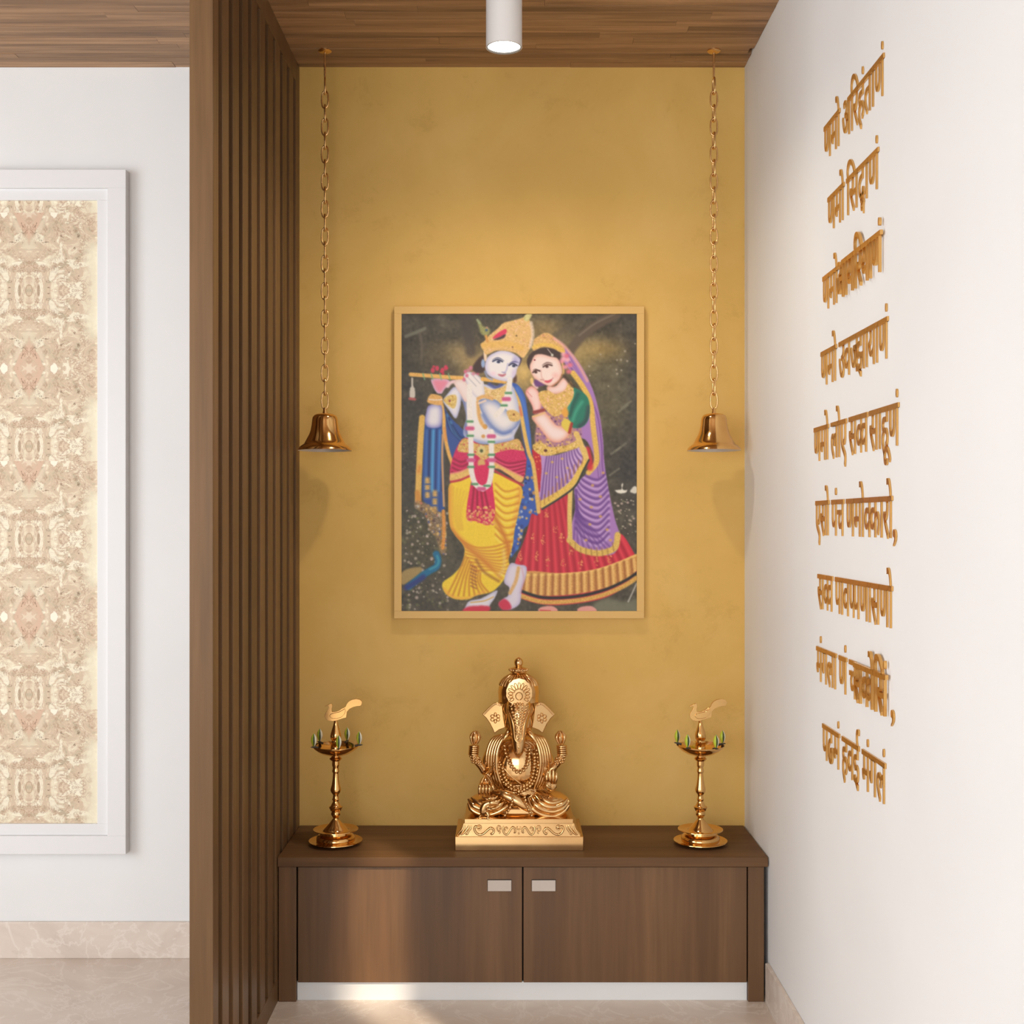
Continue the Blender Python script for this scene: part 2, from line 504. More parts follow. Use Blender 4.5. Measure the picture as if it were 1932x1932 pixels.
# ------------------------------------------------------------------ moulded wall panel with wallpaper
XC = -1.452
t = thing('wall_panel', (XC, YB, .322), 'white moulded frame with beige patterned wallpaper on the white hall wall', 'wall panel')
def ring(x0, x1, z0, z1, w, ya, yb):
    return [(x0, x1, ya, yb, z1 - w, z1), (x0, x1, ya, yb, z0, z0 + w), (x0, x0 + w, ya, yb, z0 + w, z1 - w), (x1 - w, x1, ya, yb, z0 + w, z1 - w)]
x0, x1, z0, z1 = 2 * XC + 1.154, -1.154, .322, 2.379
part('outer_moulding', M['white_trim'], t, *ring(x0, x1, z0, z1, .055, YB - .036, YB - .0003), bevel=.0008)
part('inner_moulding', M['white_trim'], t, *ring(x0 + .055, x1 - .055, z0 + .055, z1 - .055, .034, YB - .026, YB - .0003), bevel=.0008)
M['wallpaper'] = mat_wallpaper(XC, EYE + (VPY - 402) * (YB - .012) / F, 468 * 3.638 / F, 293.5 * 3.638 / F, 146.7 * 3.638 / F)
part('wallpaper', M['wallpaper'], t, (x0 + .085, x1 - .085, YB - .017, YB - .0003, z0 + .085, z1 - .085), bevel=0)

# ------------------------------------------------------------------ cabinet and worktop
YC = 3.300
t = thing('countertop', (.035, YC, .374), 'dark brown wooden countertop slab across the niche', 'countertop')
part('slab', M['veneer_top'], t, (XS + .0008, XR - .004, YC, YB - .0005, .374, .400), bevel=.0012)
t = thing('cabinet', (.035, YC, 0), 'low brown two-door cabinet with white plinth under the countertop', 'cabinet')
part('side_panel', M['veneer'], t, (-.6365, -.588, YC + .010, YB - .0005, 0, .3712))
part('side_panel', M['veneer'], t, (.6555, XR - .0125, YC + .010, YB - .0005, 0, .3712))
part('carcass', M['shadow_gap'], t, (-.587, .6545, YC + .032, YB - .0005, .052, .3738), bevel=0)
part('plinth', M['plinth'], t, (-.587, .6545, YC + .022, YC + .031, 0, .0515), bevel=.0005)
for xa, xb, hx in ((-.5835, .0335, -.0285), (.0375, .6520, .0930)):
    d = part('door', M['veneer'], t, (xa, xb, YC + .012, YC + .031, .0525, .3702), bevel=.001)
    h = part('pull_surround', M['shadow_gap'], d, (hx - .0335, hx + .0335, YC + .0110, YC + .014, .3040, .3365), bevel=0)
    h.parent = d; h.matrix_parent_inverse = Matrix.Identity(4)
    h = part('pull', M['pull'], d, (hx - .0325, hx + .0325, YC + .0095, YC + .014, .3045, .3345), bevel=.0006)
    h.parent = d; h.matrix_parent_inverse = Matrix.Identity(4)

# ------------------------------------------------------------------ cylindrical downlight
LX, LY, LZ, LR = -.0146, 3.0, 2.503, .045
t = thing('ceiling_downlight', (LX, LY, ZC), 'white cylindrical downlight hanging from the wooden ceiling', 'ceiling light')
MB().lathe([(0, ZC - .0005), (LR, ZC - .0005), (LR, LZ), (LR - .0016, LZ)], 48, (LX, LY, 0)).build('housing', M['lamp_white'], t, 40)
MB().lathe([(LR - .0016, LZ - .0001), (LR - .0036, LZ - .0001), (LR - .0036, LZ + .012)], 48, (LX, LY, 0)).build('rim', M['lamp_rim'], t, 40)
MB().lathe([(LR - .0037, LZ + .004), (0, LZ + .003)], 48, (LX, LY, 0)).build('diffuser', M['emit'], t, 40)
sp = light('downlight_beam', 'SPOT', (LX, LY, LZ - .012), (0, 0, 0), 27.0, (1.0, 0.89, 0.72), spot_size=math.radians(166), spot_blend=1.0, shadow_soft_size=.045)
sp.parent = t; sp.matrix_parent_inverse = Matrix.Translation(-t.location)
# ------------------------------------------------------------------ hanging bells
def make_bell():
    S = 1 / 645.0
    t = thing('hanging_bell', (0, 0, 0), '', 'bell', 'brass bells hanging on chains')
    zc = ZC                                        # local z = world z, axis at the origin
    MB().lathe([(0, zc - .0002), (.0195, zc - .0002), (.0195, zc - .003), (.015, zc - .0065), (.004, zc - .0085), (.0036, zc - .012)], 28).build('canopy', M['chain'], t, 40)
    def zz(py): return EYE + (VPY - py) * S
    zr = zz(146)
    MB().tube([(0, 0, zc - .008), (0, 0, zr)], [.0034, .0030], 10).build('rod', M['chain'], t, 50)
    Ls, half, r = .0545, .0124, .0026
    a = Ls / 2 - half
    pts = []
    for i in range(20):
        an = 2 * math.pi * i / 20
        c_, s_ = math.cos(an), math.sin(an)
        pts.append(((half - r) * math.copysign(abs(c_) ** .8, c_), 0, (Ls / 2 - r) * math.copysign(abs(s_) ** .8, s_)))
    link = MB().tube(pts, r, 8, closed=True)
    z = zz(188)
    base = None
    for k in range(24):
        # links alternate: turned towards the viewer and edge-on
        zk = z + .0400 - k * .0400
        ang = math.radians(100) if k % 2 == 0 else math.radians(-8)
        if base is None:
            o = link.build('chain_link', M['chain'], t, 60); base = o
        else:
            o = obj('chain_link', base.data, t)
        o.location = (0, 0, zk); o.rotation_euler = (0, 0, ang)
    zb = z + .04 - 23 * .04 - Ls / 2
    prof = [(850, 50.7), (846, 49.2), (842, 45.5), (838, 40.2), (837, 39.0), (833, 36.6), (826, 33.0), (819, 29.4), (812, 27.0), (803, 25.1), (793, 24.1), (788, 23.2), (784, 20.8), (781.5, 16.5), (780.3, 10), (780, 4.5)]
    p = [(rr * S, zz(py)) for py, rr in prof]
    top = zz(780)
    outer = p + [(.0042, zb + .006), (.0030, zb + .004), (0, zb + .004)]
    bd = MB().lathe(outer, 56).build('bell_body', M['brass'], t, 35)
    inn = [(0, top - .005)] + [(max(rr - .0028, .002), zq - (.004 if zq > top - .012 else 0)) for rr, zq in reversed(p[1:])] + [(p[0][0] - .0016, p[0][1] + .0003), (p[0][0], p[0][1])]
    MB().lathe(inn, 56).build('bell_inside', M['bell_grey'], t, 40)
    MB().lathe([(0, p[0][1] + .006), (.006, p[0][1] + .010), (.0075, p[0][1] + .016), (.005, p[0][1] + .022), (.0018, p[0][1] + .026), (.0018, top - .006)], 16).build('clapper', M['brass'], t, 50)
    return t
b1 = make_bell()
b2 = copy_tree(b1)
b1.location = (-.541, 3.52, 0); b2.location = (.597, 3.52, 0)
b1['label'] = 'brass bell on a chain hanging beside the wooden slatted screen'
b2['label'] = 'brass bell on a chain hanging beside the white lettered wall'

# ------------------------------------------------------------------ standing oil lamps
def make_lamp():
    S = 1 / 660.0
    t = thing('oil_lamp', (0, 0, 0), '', 'oil lamp', 'tall brass oil lamps on the countertop')
    def zz(py): return max((1592 - py) * S, 0.0)
    def pr(l): return [(r * S, zz(py)) for py, r in l]
    MB().lathe([(0, 0)] + pr([(1591.9, 37), (1588.5, 46), (1585.6, 50.6), (1584.6, 50.4), (1586.8, 44), (1588, 37.5), (1586.5, 35.5), (1583, 36.6), (1578.5, 36), (1575, 33), (1573.5, 30), (1572.5, 28.5), (1570, 28)]), 56).build('base_plate', M['brass'], t, 50)
    MB().lathe(pr([(1570.2, 27), (1568, 33), (1564.4, 42.4), (1563.4, 42.2), (1565.8, 34), (1567, 26), (1566, 23.5), (1562, 20.5), (1557, 16), (1552, 11.5), (1547.5, 8), (1545.5, 6.2)]), 56).build('upper_plate', M['brass'], t, 50)
    MB().lathe(pr([(1546, 6.0), (1543.6, 5.0), (1541.5, 5.6), (1539, 7.4), (1535.5, 9.0), (1532.5, 8.2), (1530.5, 7.4), (1528.8, 10.2), (1526, 11.0), (1523.6, 12.6), (1522, 12.8), (1520.4, 9.4), (1516, 7.4), (1512, 5.2), (1510.5, 5.6), (1508, 6.9), (1505.5, 5.6), (1499.5, 5.0), (1497.5, 6.5), (1494, 9.0), (1490, 10.1), (1486, 9.2), (1480, 7.4), (1470, 6.0), (1460, 5.2), (1458, 5.1), (1456.6, 6.4), (1454, 6.8), (1451.6, 5.8), (1447, 5.4), (1445.6, 6.6), (1441, 7.0), (1436, 6.6), (1434.6, 9.5), (1431.4, 12.0), (1430, 11.2), (1427.6, 8.0), (1423, 8.5)]), 32).build('stem', M['brass'], t, 50)
    dish = MB().lathe(pr([(1425, 0), (1424.6, 10), (1423.6, 19), (1421.5, 26), (1417, 34), (1411.5, 40.5), (1406.8, 44.6), (1405.8, 44.6), (1410, 40), (1415.5, 33), (1418.8, 25), (1420, 0)]), 56).build('oil_dish', M['brass'], t, 50)
    MB().lathe(pr([(1420.4, 9.6), (1409, 9.6), (1407.8, 9.0), (1406.6, 9.6), (1404.4, 9.0), (1403.2, 9.6), (1401, 9.0), (1399.8, 9.6), (1398, 8.0), (1396, 7.6), (1393.5, 9.6), (1389, 10.6), (1384, 9.8), (1378, 7.8), (1371, 5.6), (1365, 4.2), (1360.5, 3.4), (1359, 2.2), (1359, 0)]), 32).build('finial_post', M['brass'], t, 50)
    # flat bird finial
    q = 12.88
    out = [(680, 420), (735, 385), (790, 362), (835, 343), (862, 372), (866, 420), (850, 480), (858, 545), (910, 548), (970, 538), (1040, 512), (1100, 462), (1150, 448), (1190, 420), (1215, 360), (1260, 300), (1340, 255), (1450, 234), (1540, 252), (1590, 305), (1580, 375), (1545, 408), (1480, 410), (1380, 432), (1285, 480), (1224, 545), (1218, 600), (1205, 690), (1150, 702), (1000, 752), (880, 780), (760, 762), (700, 712), (678, 650), (700, 580), (745, 505), (775, 450), (768, 415)]
    def W(u, v, w): return ((u - 948) / q * S, w, zz(1300 + v / q))
    bird = MB().prism(out, -.0042, .0042, W).build('bird_finial', M['brass'], t, 30, bevel=.0006, fix=True)
    wing = [(800, 640), (830, 600), (920, 570), (1040, 545), (1120, 500), (1180, 460), (1190, 540), (1160, 610), (1090, 680), (980, 715), (880, 715), (820, 685)]
    w = MB()
    for sgn in (-1, 1):
        w.prism(wing, sgn * .0030, sgn * .0066, W)
    o = w.build('wing', M['brass'], bird, 30, bevel=.0012, fix=True); o.parent = bird; o.matrix_parent_inverse = Matrix.Identity(4)
    MB().tube([W(945, 770, 0), W(945, 740, 0)], .0042, 10).build('bird_foot', M['brass'], t, 40)
    # five leaf-shaped flames on the rim, each on a dark beak-like wick holder
    prof = [(0, 0), (.0034, .0035), (.0070, .012), (.0083, .019), (.0074, .027), (.0040, .034), (0, .0395)]
    fl = None
    for k in range(5):
        a = math.radians(-75 + 72 * k)
        cx, cy, cz = 44.6 * S * math.cos(a), 44.6 * S * math.sin(a), zz(1405.5)
        ux, uy = math.cos(a), math.sin(a)
        pts = [(cx - ux * .012, cy - uy * .012, cz - .0022), (cx, cy, cz + .0006), (cx + ux * .0095, cy + uy * .0095, cz + .0012)]
        MB().tube(pts, [.0036, .0030, .0010], 8, flat=1.0).build('wick_holder', M['lamp_rim'], t, 60)
        if fl is None:
            mm = MB().lathe(prof, 18)
            mm.m = []
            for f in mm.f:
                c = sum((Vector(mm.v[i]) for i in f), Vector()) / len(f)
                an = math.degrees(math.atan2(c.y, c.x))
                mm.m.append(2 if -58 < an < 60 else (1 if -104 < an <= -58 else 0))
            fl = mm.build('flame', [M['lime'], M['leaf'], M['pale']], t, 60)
            o = fl
        else:
            o = obj('flame', fl.data, t)
        o.location = (cx, cy, cz + .0008)
    return t
l1 = make_lamp()
l2 = copy_tree(l1)
l1.location = (P(633.5, 1592, 3.44).x, 3.44, .4002)
l2.location = (P(1321.5, 1592, 3.44).x, 3.44, .4002)
for ch in l2.children:                     # the second lamp's dish is turned a little
    if ch.name.startswith(('flame', 'wick')):
        R = Matrix.Rotation(math.radians(16), 4, 'Z')
        if ch.name.startswith('flame'): ch.location = R @ ch.location
        else: ch.rotation_euler = (0, 0, math.radians(16))
l1['label'] = 'tall brass oil lamp with bird finial standing by the slatted screen'
l2['label'] = 'tall brass oil lamp with bird finial standing by the white lettered wall'

# ------------------------------------------------------------------ gold lettering on the right wall
YS, HEAD = .124, .622
def text_mesh(s):
    c = bpy.data.curves.new('lettering', 'FONT'); c.body = s; c.size = 1.0; c.resolution_u = 3
    o = bpy.data.objects.new('lettering', c); col.objects.link(o)
    dg = bpy.context.evaluated_depsgraph_get(); dg.update()
    me = bpy.data.meshes.new_from_object(o.evaluated_get(dg))
    bpy.data.objects.remove(o); bpy.data.curves.remove(c)
    return me
def glyph_bm(item):
    kind, s = item if isinstance(item, tuple) else ('t', item)
    me = text_mesh(s)
    bm = bmesh.new(); bm.from_mesh(me); bpy.data.meshes.remove(me)
    bmesh.ops.remove_doubles(bm, verts=bm.verts, dist=1e-5)
    xs = [v.co.x for v in bm.verts]; xm = max(xs)
    adv = xm - .012
    if kind in ('half', 'halfk'):
        low = [v.co.x for v in bm.verts if v.co.y < .03 and v.co.x > xm * (.3 if kind == 'halfk' else .45)]
        cut = (min(low) + .004) if kind == 'half' else (max(low) + .03)
        g = bm.verts[:] + bm.edges[:] + bm.faces[:]
        bmesh.ops.bisect_plane(bm, geom=g, plane_co=(cut, 0, 0), plane_no=(1, 0, 0), clear_outer=True)
        adv = cut - .01
    if kind == 'under':      # a subscript consonant
        for v in bm.verts:
            v.co.x = v.co.x * .52 - .36; v.co.y = v.co.y * .55 - .20
        adv = -.02
    return bm, adv
def word_object(items, d0, d1, zh, thick, parent, gap=.0005):
    bm = bmesh.new(); x = 0.0
    for it in items:
        g, adv = glyph_bm(it)
        bmesh.ops.translate(g, vec=(x, 0, 0), verts=g.verts)
        me = bpy.data.meshes.new('tmp'); g.to_mesh(me); g.free(); bm.from_mesh(me); bpy.data.meshes.remove(me)
        x += adv
    # the strokes are a little lighter than the typeface's
    mv = {}
    for e in bm.edges:
        if len(e.link_faces) == 1:
            f = e.link_faces[0]; mid = (e.verts[0].co + e.verts[1].co) / 2
            dv = e.verts[1].co - e.verts[0].co
            if dv.length < 1e-7: continue
            nn = Vector((dv.y, -dv.x, 0)).normalized()
            if nn.dot(f.calc_center_median() - mid) < 0: nn = -nn
            for v in e.verts: mv.setdefault(v, []).append(nn)
    for v, l in mv.items():
        s = sum(l, Vector())
        if s.length > .3:
            k = min(1.6, 2.0 / max(s.length, .6)) if len(l) == 2 else 1.0
            q = s.normalized() * k
            v.co += Vector((q.x * .017, -q.y * .006, 0))
    xs = [v.co.x for v in bm.verts]; a, b_ = min(xs), max(xs)
    for v in bm.verts:
        u, h = v.co.x, v.co.y
        v.co = Vector((XR - gap - thick, d0 + (d1 - d0) * (u - a) / (b_ - a), zh + (h - HEAD) * YS))
    # outline seen from the niche, pulled out to a solid
    for f in bm.faces:
        f.normal_update()
        if f.normal.x > 0: f.normal_flip()
    r = bmesh.ops.extrude_face_region(bm, geom=bm.faces[:])
    vs = [e for e in r['geom'] if isinstance(e, bmesh.types.BMVert)]
    bmesh.ops.translate(bm, vec=(thick, 0, 0), verts=vs)
    bmesh.ops.recalc_face_normals(bm, faces=bm.faces)
    me = bpy.data.meshes.new('word'); bm.to_mesh(me); bm.free()
    me.materials.append(M['letter'])
    return obj('word', me, parent)
DY = lambda px: 1616.0 / (px - 962.0)
LINES = [
    (2.210, [(['णमो'], 1557, 1588.5), (['अ', 'िरहंताणं'], 1592, 1672)], 'topmost gold lettering line high on the white wall'),
    (2.042, [(['णमो'], 1564, 1596.4), (['िस', 'द', ('under', 'ध'), 'ाणं'], 1599.4, 1661.7)], 'second gold lettering line from the top of the white wall'),
    (1.874, [(['णमो'], 1554.5, 1584.5), (['आय', 'िरयाणं'], 1586, 1672.4, .009)], 'third gold lettering line, its long word thick and raised with shadow'),
    (1.706, [(['णमो'], 1551, 1582), (['उव', ('half', 'ज'), 'झायाणं'], 1585, 1679.5)], 'fourth gold lettering line, long word under one dark headstroke'),
    (1.538, [(['णमो'], 1538, 1567), (['लोए'], 1570, 1601), (['स', ('half', 'व'), 'व'], 1604, 1641), (['साहूणं'], 1643, 1700)], 'fifth gold lettering line, the middle one, made of four words'),
    (1.368, [(['एसो'], 1541, 1568), (['पंच'], 1571, 1596), (['णमो', ('halfk', 'क'), 'कारो'], 1599, 1688), ([','], 1688, 1693.5)], 'sixth gold lettering line at eye level, nearly horizontal, ending in comma'),
    (1.200, [(['स', ('half', 'व'), 'व'], 1545, 1575), (['पाव', ('half', 'प'), 'पणासणो'], 1578, 1688)], 'seventh gold lettering line, short word then one very long word'),
    (1.033, [(['मंगला'], 1542.6, 1582), (['णं'], 1585, 1601.5), (['च'], 1604.5, 1619.5), (['स', ('half', 'व'), 'वे', 'िसं'], 1618.5, 1682.6, .0085), ([','], 1684, 1689.5)], 'eighth gold lettering line, second from the bottom, ending in comma'),
    (.863, [(['पढमं'], 1554, 1588), (['हवई'], 1591, 1625), (['मंगलं'], 1629, 1675)], 'lowest gold lettering line on the white wall, three words'),
]
for zh, words, lab in LINES:
    t = thing('wall_lettering', (XR, DY(words[0][1]), zh), lab, 'lettering', 'raised gold lettering lines on the right wall')
    for wd in words:
        word_object(wd[0], DY(wd[1]), DY(wd[2] - (2.0 if wd[0] != [','] else 0)), zh, .0060 if len(wd) > 3 else .0036, t, .0045 if len(wd) > 3 else .0005)
# ------------------------------------------------------------------ framed print
YP = YB - .022                                     # face of the frame
class Canvas:
    """small painter for the flat print; user units are a digitising grid over the picture"""
    def __init__(s, w, h):
        s.w, s.h = w, h
        s.im = np.zeros((h, w, 3), np.float32)
        s.rng = np.random.RandomState(3)
    def X(s, x): return (x - 75.0) / 1780.0 * s.w
    def Y(s, y): return (y - 92.0) / 2253.0 * s.h
    def pts(s, p): return np.array([(s.X(a[0]), s.Y(a[1])) for a in p])
    def box(s, q, pad):
        x0 = int(max(0, math.floor(q[:, 0].min() - pad))); x1 = int(min(s.w, math.ceil(q[:, 0].max() + pad) + 1))
        y0 = int(max(0, math.floor(q[:, 1].min() - pad))); y1 = int(min(s.h, math.ceil(q[:, 1].max() + pad) + 1))
        return x0, x1, y0, y1
    def blur(s, m, r):
        r = int(round(r))
        if r < 1: return m
        for ax in (0, 1):
            for _ in range(2):
                p = np.pad(m, [(r + 1, r) if a == ax else (0, 0) for a in (0, 1)], mode='edge')
                c = np.cumsum(p, axis=ax)
                m = (np.take(c, np.arange(2 * r + 1, c.shape[ax]), ax) - np.take(c, np.arange(0, c.shape[ax] - 2 * r - 1), ax)) / (2 * r + 1)
        return m
    def mask(s, poly, smooth=True, soft=0):
        q = s.pts(spline(poly, 5, True) if smooth else poly)
        x0, x1, y0, y1 = s.box(q, 3 * soft + 2)
        if x1 <= x0 or y1 <= y0: return None
        gx, gy = np.meshgrid(np.arange(x0, x1) + .5, np.arange(y0, y1) + .5)
        ins = np.zeros(gx.shape, bool)
        for (ax, ay), (bx_, by) in zip(q, np.roll(q, -1, 0)):
            if ay == by: continue
            c = ((ay > gy) != (by > gy)) & (gx < (bx_ - ax) * (gy - ay) / (by - ay) + ax)
            ins ^= c
        m = ins.astype(np.float32)
        if soft: m = s.blur(m, soft)
        return (x0, x1, y0, y1, m)
    def lay(s, mk, c, op=1.0, jit=0.0, clip=None):
        if mk is None: return
        x0, x1, y0, y1, m = mk
        m = m * op
        if clip is not None:
            full = np.zeros((s.h, s.w), np.float32)
            a0, a1, b0, b1, k = clip
            full[b0:b1, a0:a1] = k
            m = m * full[y0:y1, x0:x1]
        cc = np.array(c, np.float32)
        if cc.ndim == 1: cc = np.broadcast_to(cc, m.shape + (3,))
        if jit:
            n = s.rng.randn(m.shape[0] // 3 + 2, m.shape[1] // 3 + 2, 1).astype(np.float32)
            n = n.repeat(3, 0).repeat(3, 1)[:m.shape[0], :m.shape[1]]
            cc = cc + n * jit * .6
        s.im[y0:y1, x0:x1] = s.im[y0:y1, x0:x1] * (1 - m[..., None]) + cc * m[..., None]
    def poly(s, p, c, smooth=True, soft=0, op=1.0, jit=0.0, clip=None):
        mk = s.mask(p, smooth, soft)
        s.lay(mk, c, op, jit, clip)
        return mk
    def shade(s, mk, inner, edge, r):
        """lighter core, darker rim inside a shape"""
        if mk is None: return
        x0, x1, y0, y1, m = mk
        b = np.clip(s.blur(m, r) * 2 - 1, 0, 1)[..., None]
        c = np.array(edge, np.float32) * (1 - b) + np.array(inner, np.float32) * b
        s.lay(mk, c)
    def stroke(s, p, w, c, soft=1.0, op=1.0, clip=None, taper=False, jit=0.0):
        q = s.pts(spline(p, 5) if len(p) > 2 else p)
        w = w / 1780.0 * s.w / 2
        x0, x1, y0, y1 = s.box(q, w + 3)
        if x1 <= x0 or y1 <= y0: return
        gx, gy = np.meshgrid(np.arange(x0, x1) + .5, np.arange(y0, y1) + .5)
        d = np.full(gx.shape, 1e9); n = len(q) - 1
        for i in range(n):
            a, b = q[i], q[i + 1]; ab = b - a; L = ab.dot(ab) + 1e-9
            t = np.clip(((gx - a[0]) * ab[0] + (gy - a[1]) * ab[1]) / L, 0, 1)
            e = np.hypot(gx - a[0] - t * ab[0], gy - a[1] - t * ab[1])
            if taper: e = e + w * abs(2 * (i + .5) / n - 1) ** 2 * .8
            d = np.minimum(d, e)
        m = np.clip((w - d) / soft + .5, 0, 1).astype(np.float32)
        s.lay((x0, x1, y0, y1, m), c, op, jit, clip)
    def dot(s, x, y, rx, ry, c, op=1.0, soft=.35, clip=None):
        q = s.pts([(x - rx, y - ry), (x + rx, y + ry)])
        x0, x1, y0, y1 = s.box(q, 2)
        if x1 <= x0 or y1 <= y0: return
        gx, gy = np.meshgrid(np.arange(x0, x1) + .5, np.arange(y0, y1) + .5)
        ex, ey = rx / 1780 * s.w, ry / 2253 * s.h
        d = np.hypot((gx - s.X(x)) / ex, (gy - s.Y(y)) / ey)
        s.lay((x0, x1, y0, y1, np.clip((1 - d) / soft, 0, 1).astype(np.float32)), c, op, 0, clip)
    def scatter(s, mk, n, r, cols, op=.9):
        """jewels or petals scattered inside a shape"""
        if mk is None: return
        x0, x1, y0, y1, m = mk
        for _ in range(n):
            i, j = s.rng.randint(0, m.shape[0]), s.rng.randint(0, m.shape[1])
            if m[i, j] < .5: continue
            x = (x0 + j) / s.w * 1780 + 75; y = (y0 + i) / s.h * 2253 + 92
            rr = r * s.rng.uniform(.6, 1.3)
            s.dot(x, y, rr, rr, cols[s.rng.randint(len(cols))], op, .6, mk)

def paint_print():
    K = Canvas(666, 842)
    B = lambda x, y: (x, y + 1167)
    g = K.rng
    # dusk garden behind the figures
    K.im[:] = (79, 73, 60)
    gx, gy = np.meshgrid(np.linspace(75, 1855, K.w), np.linspace(92, 2345, K.h))
    def glow(x, y, rx, ry, c, a):
        w = (a * np.exp(-((gx - x) / rx) ** 2 - ((gy - y) / ry) ** 2))[..., None]
        K.im[:] = K.im * (1 - w) + np.array(c) * w
    glow(100, 1100, 230, 900, (66, 65, 60), .8); glow(1840, 900, 120, 900, (72, 70, 68), .8)
    glow(480, 380, 130, 70, (150, 130, 88), .8); glow(330, 420, 160, 120, (96, 84, 62), .6)
    glow(620, 480, 130, 130, (176, 150, 98), .9); glow(1000, 540, 110, 150, (204, 172, 104), 1.0)
    glow(1130, 220, 180, 110, (150, 128, 84), .9); glow(1560, 370, 200, 90, (172, 144, 84), .95)
    glow(1420, 450, 120, 110, (176, 150, 88), .8); glow(1650, 800, 200, 300, (104, 98, 72), .6)
    glow(1750, 1250, 180, 200, (66, 64, 60), .7); glow(250, 1800, 260, 260, (84, 78, 52), .7)
    glow(1600, 520, 200, 130, (112, 104, 78), .6)
    for sc, am in ((6, 7), (18, 6), (50, 4)):
        n = g.randn(K.h // sc + 3, K.w // sc + 3)
        n = K.blur(n.repeat(sc, 0).repeat(sc, 1)[:K.h, :K.w].astype(np.float32), max(1, sc // 3))
        K.im += n[..., None] * np.array((1, .95, .8)) * am
    K.stroke([(1700, 92), (1560, 170), (1440, 260), (1360, 360), (1310, 470)], 70, (98, 84, 70), 8, .9)
    K.stroke([(1690, 92), (1540, 165), (1420, 255)], 14, (128, 114, 98), 4, .7)
    K.stroke([(1500, 100), (1380, 170), (1240, 250)], 40, (96, 86, 72), 8, .6)
    K.stroke([(560, 92), (575, 250), (600, 380)], 80, (70, 62, 58), 14, .7)
    K.stroke([(110, 262), (180, 235), (250, 205)], 26, (128, 128, 112), 5, .7); K.stroke([(215, 240), (228, 330), (225, 420)], 20, (112, 100, 86), 6, .6)
    for x, y, r in ((1765, 375, 15), (1735, 440, 13), (1705, 442, 11), (1782, 450, 12), (1700, 515, 12), (1738, 520, 12), (1706, 547, 14), (1495, 490, 12), (1580, 400, 11), (1842, 318, 10), (1500, 560, 10), (1640, 640, 9)):
        K.dot(x, y, r, r, (170, 160, 142), .8, .7)
    for _ in range(260):
        x, y = g.uniform(80, 430), g.uniform(1540, 2340)
        r = g.uniform(6, 19); c = ((186, 176, 158), (150, 138, 118), (206, 186, 176), (110, 112, 74), (62, 60, 44), (96, 92, 60))[g.randint(6)]
        K.dot(x, y, r, r, c, .75, .7)
    for _ in range(40):
        x, y = g.uniform(80, 260), g.uniform(1000, 1280)
        K.dot(x, y, g.uniform(5, 14), g.uniform(4, 9), (128, 122, 110), .55, .8)
    for _ in range(45):
        x, y = g.uniform(1690, 1852), g.uniform(1500, 1790)
        r = g.uniform(6, 17); K.dot(x, y, r, r * .8, ((190, 180, 160), (160, 152, 132), (128, 126, 96), (206, 178, 168))[g.randint(4)], .8, .7)
    for _ in range(60):
        x, y = g.uniform(420, 1000), g.uniform(2180, 2340)
        K.dot(x, y, g.uniform(5, 12), g.uniform(4, 9), ((140, 132, 110), (96, 98, 60), (70, 66, 48))[g.randint(3)], .6, .8)
    for x, y in ((1755, 810), (1780, 780), (1740, 1100), (1700, 1130), (1690, 1290)): K.stroke([(x - 40, y + 25), (x + 30, y - 25)], 14, (138, 134, 114), 5, .6)
    # swans, water
    K.poly([B(1690, 262), B(1720, 285), B(1770, 280), B(1782, 258), B(1765, 262), B(1745, 250), B(1752, 215), B(1745, 208), B(1738, 225), B(1738, 255)], (232, 228, 214), soft=1)
    K.poly([B(1805, 275), B(1850, 285), B(1855, 240), B(1835, 232), B(1815, 250)], (216, 212, 198), soft=1)
    K.poly([B(1530, 1120), B(1640, 1080), B(1760, 1105), B(1855, 1080), B(1855, 1180), B(1560, 1180)], (126, 128, 106), soft=6, op=.8)
    K.stroke([B(1790, 1105), B(1820, 1040), B(1852, 970)], 12, (190, 188, 178), 3, .8)
    # peacock at the lower left
    K.poly([B(78, 885), B(150, 850), B(228, 848), B(210, 900), B(140, 950), B(78, 975)], (166, 142, 88), soft=2, jit=6)
    K.stroke([B(338, 745), B(352, 790), B(340, 840), B(290, 872), B(225, 915), B(130, 992)], 50, (30, 108, 150), 6)
    K.stroke([B(345, 760), B(356, 800), B(340, 835), B(290, 860)], 16, (70, 160, 176), 5, .8)
    K.stroke([B(240, 920), B(180, 960), B(110, 1000)], 40, (52, 52, 120), 8, .8)
    NAVY, BLUE, SKY = (44, 58, 118), (52, 92, 166), (76, 146, 204)
    GOLD, ORG, YEL = (222, 178, 92), (222, 146, 66), (226, 204, 96)
    # her skirt
    RED = (212, 48, 66)
    skirt = K.poly([(1070, 1150), (1140, 1190), B(1125, 395), B(1335, 270), B(1345, 640), B(1450, 720), B(1690, 735), B(1735, 590), B(1853, 780), B(1853, 890), B(1700, 1035), B(1500, 1105), B(1200, 1132), B(985, 1082), B(978, 1005), B(930, 830), B(1000, 650), B(1050, 460), B(1085, 100)], RED, soft=1)
    for i in range(15):
        u = i / 14.0
        xb = 965 + u * 900; yb = 1040 - 260 * max(0, u - .55) ** 1.1
        xt = 1075 + u * 330
        K.stroke([(xt, 1190 + 60 * u), ((xt * .45 + xb * .55), B(0, 520)[1]), B(xb, yb)], 30, (150, 24, 44), 9, .55, skirt)
        K.stroke([(xt + 16, 1190 + 60 * u), ((xt * .45 + xb * .55) + 26, B(0, 520)[1]), B(xb + 30, yb)], 20, (232, 84, 96), 8, .5, skirt)
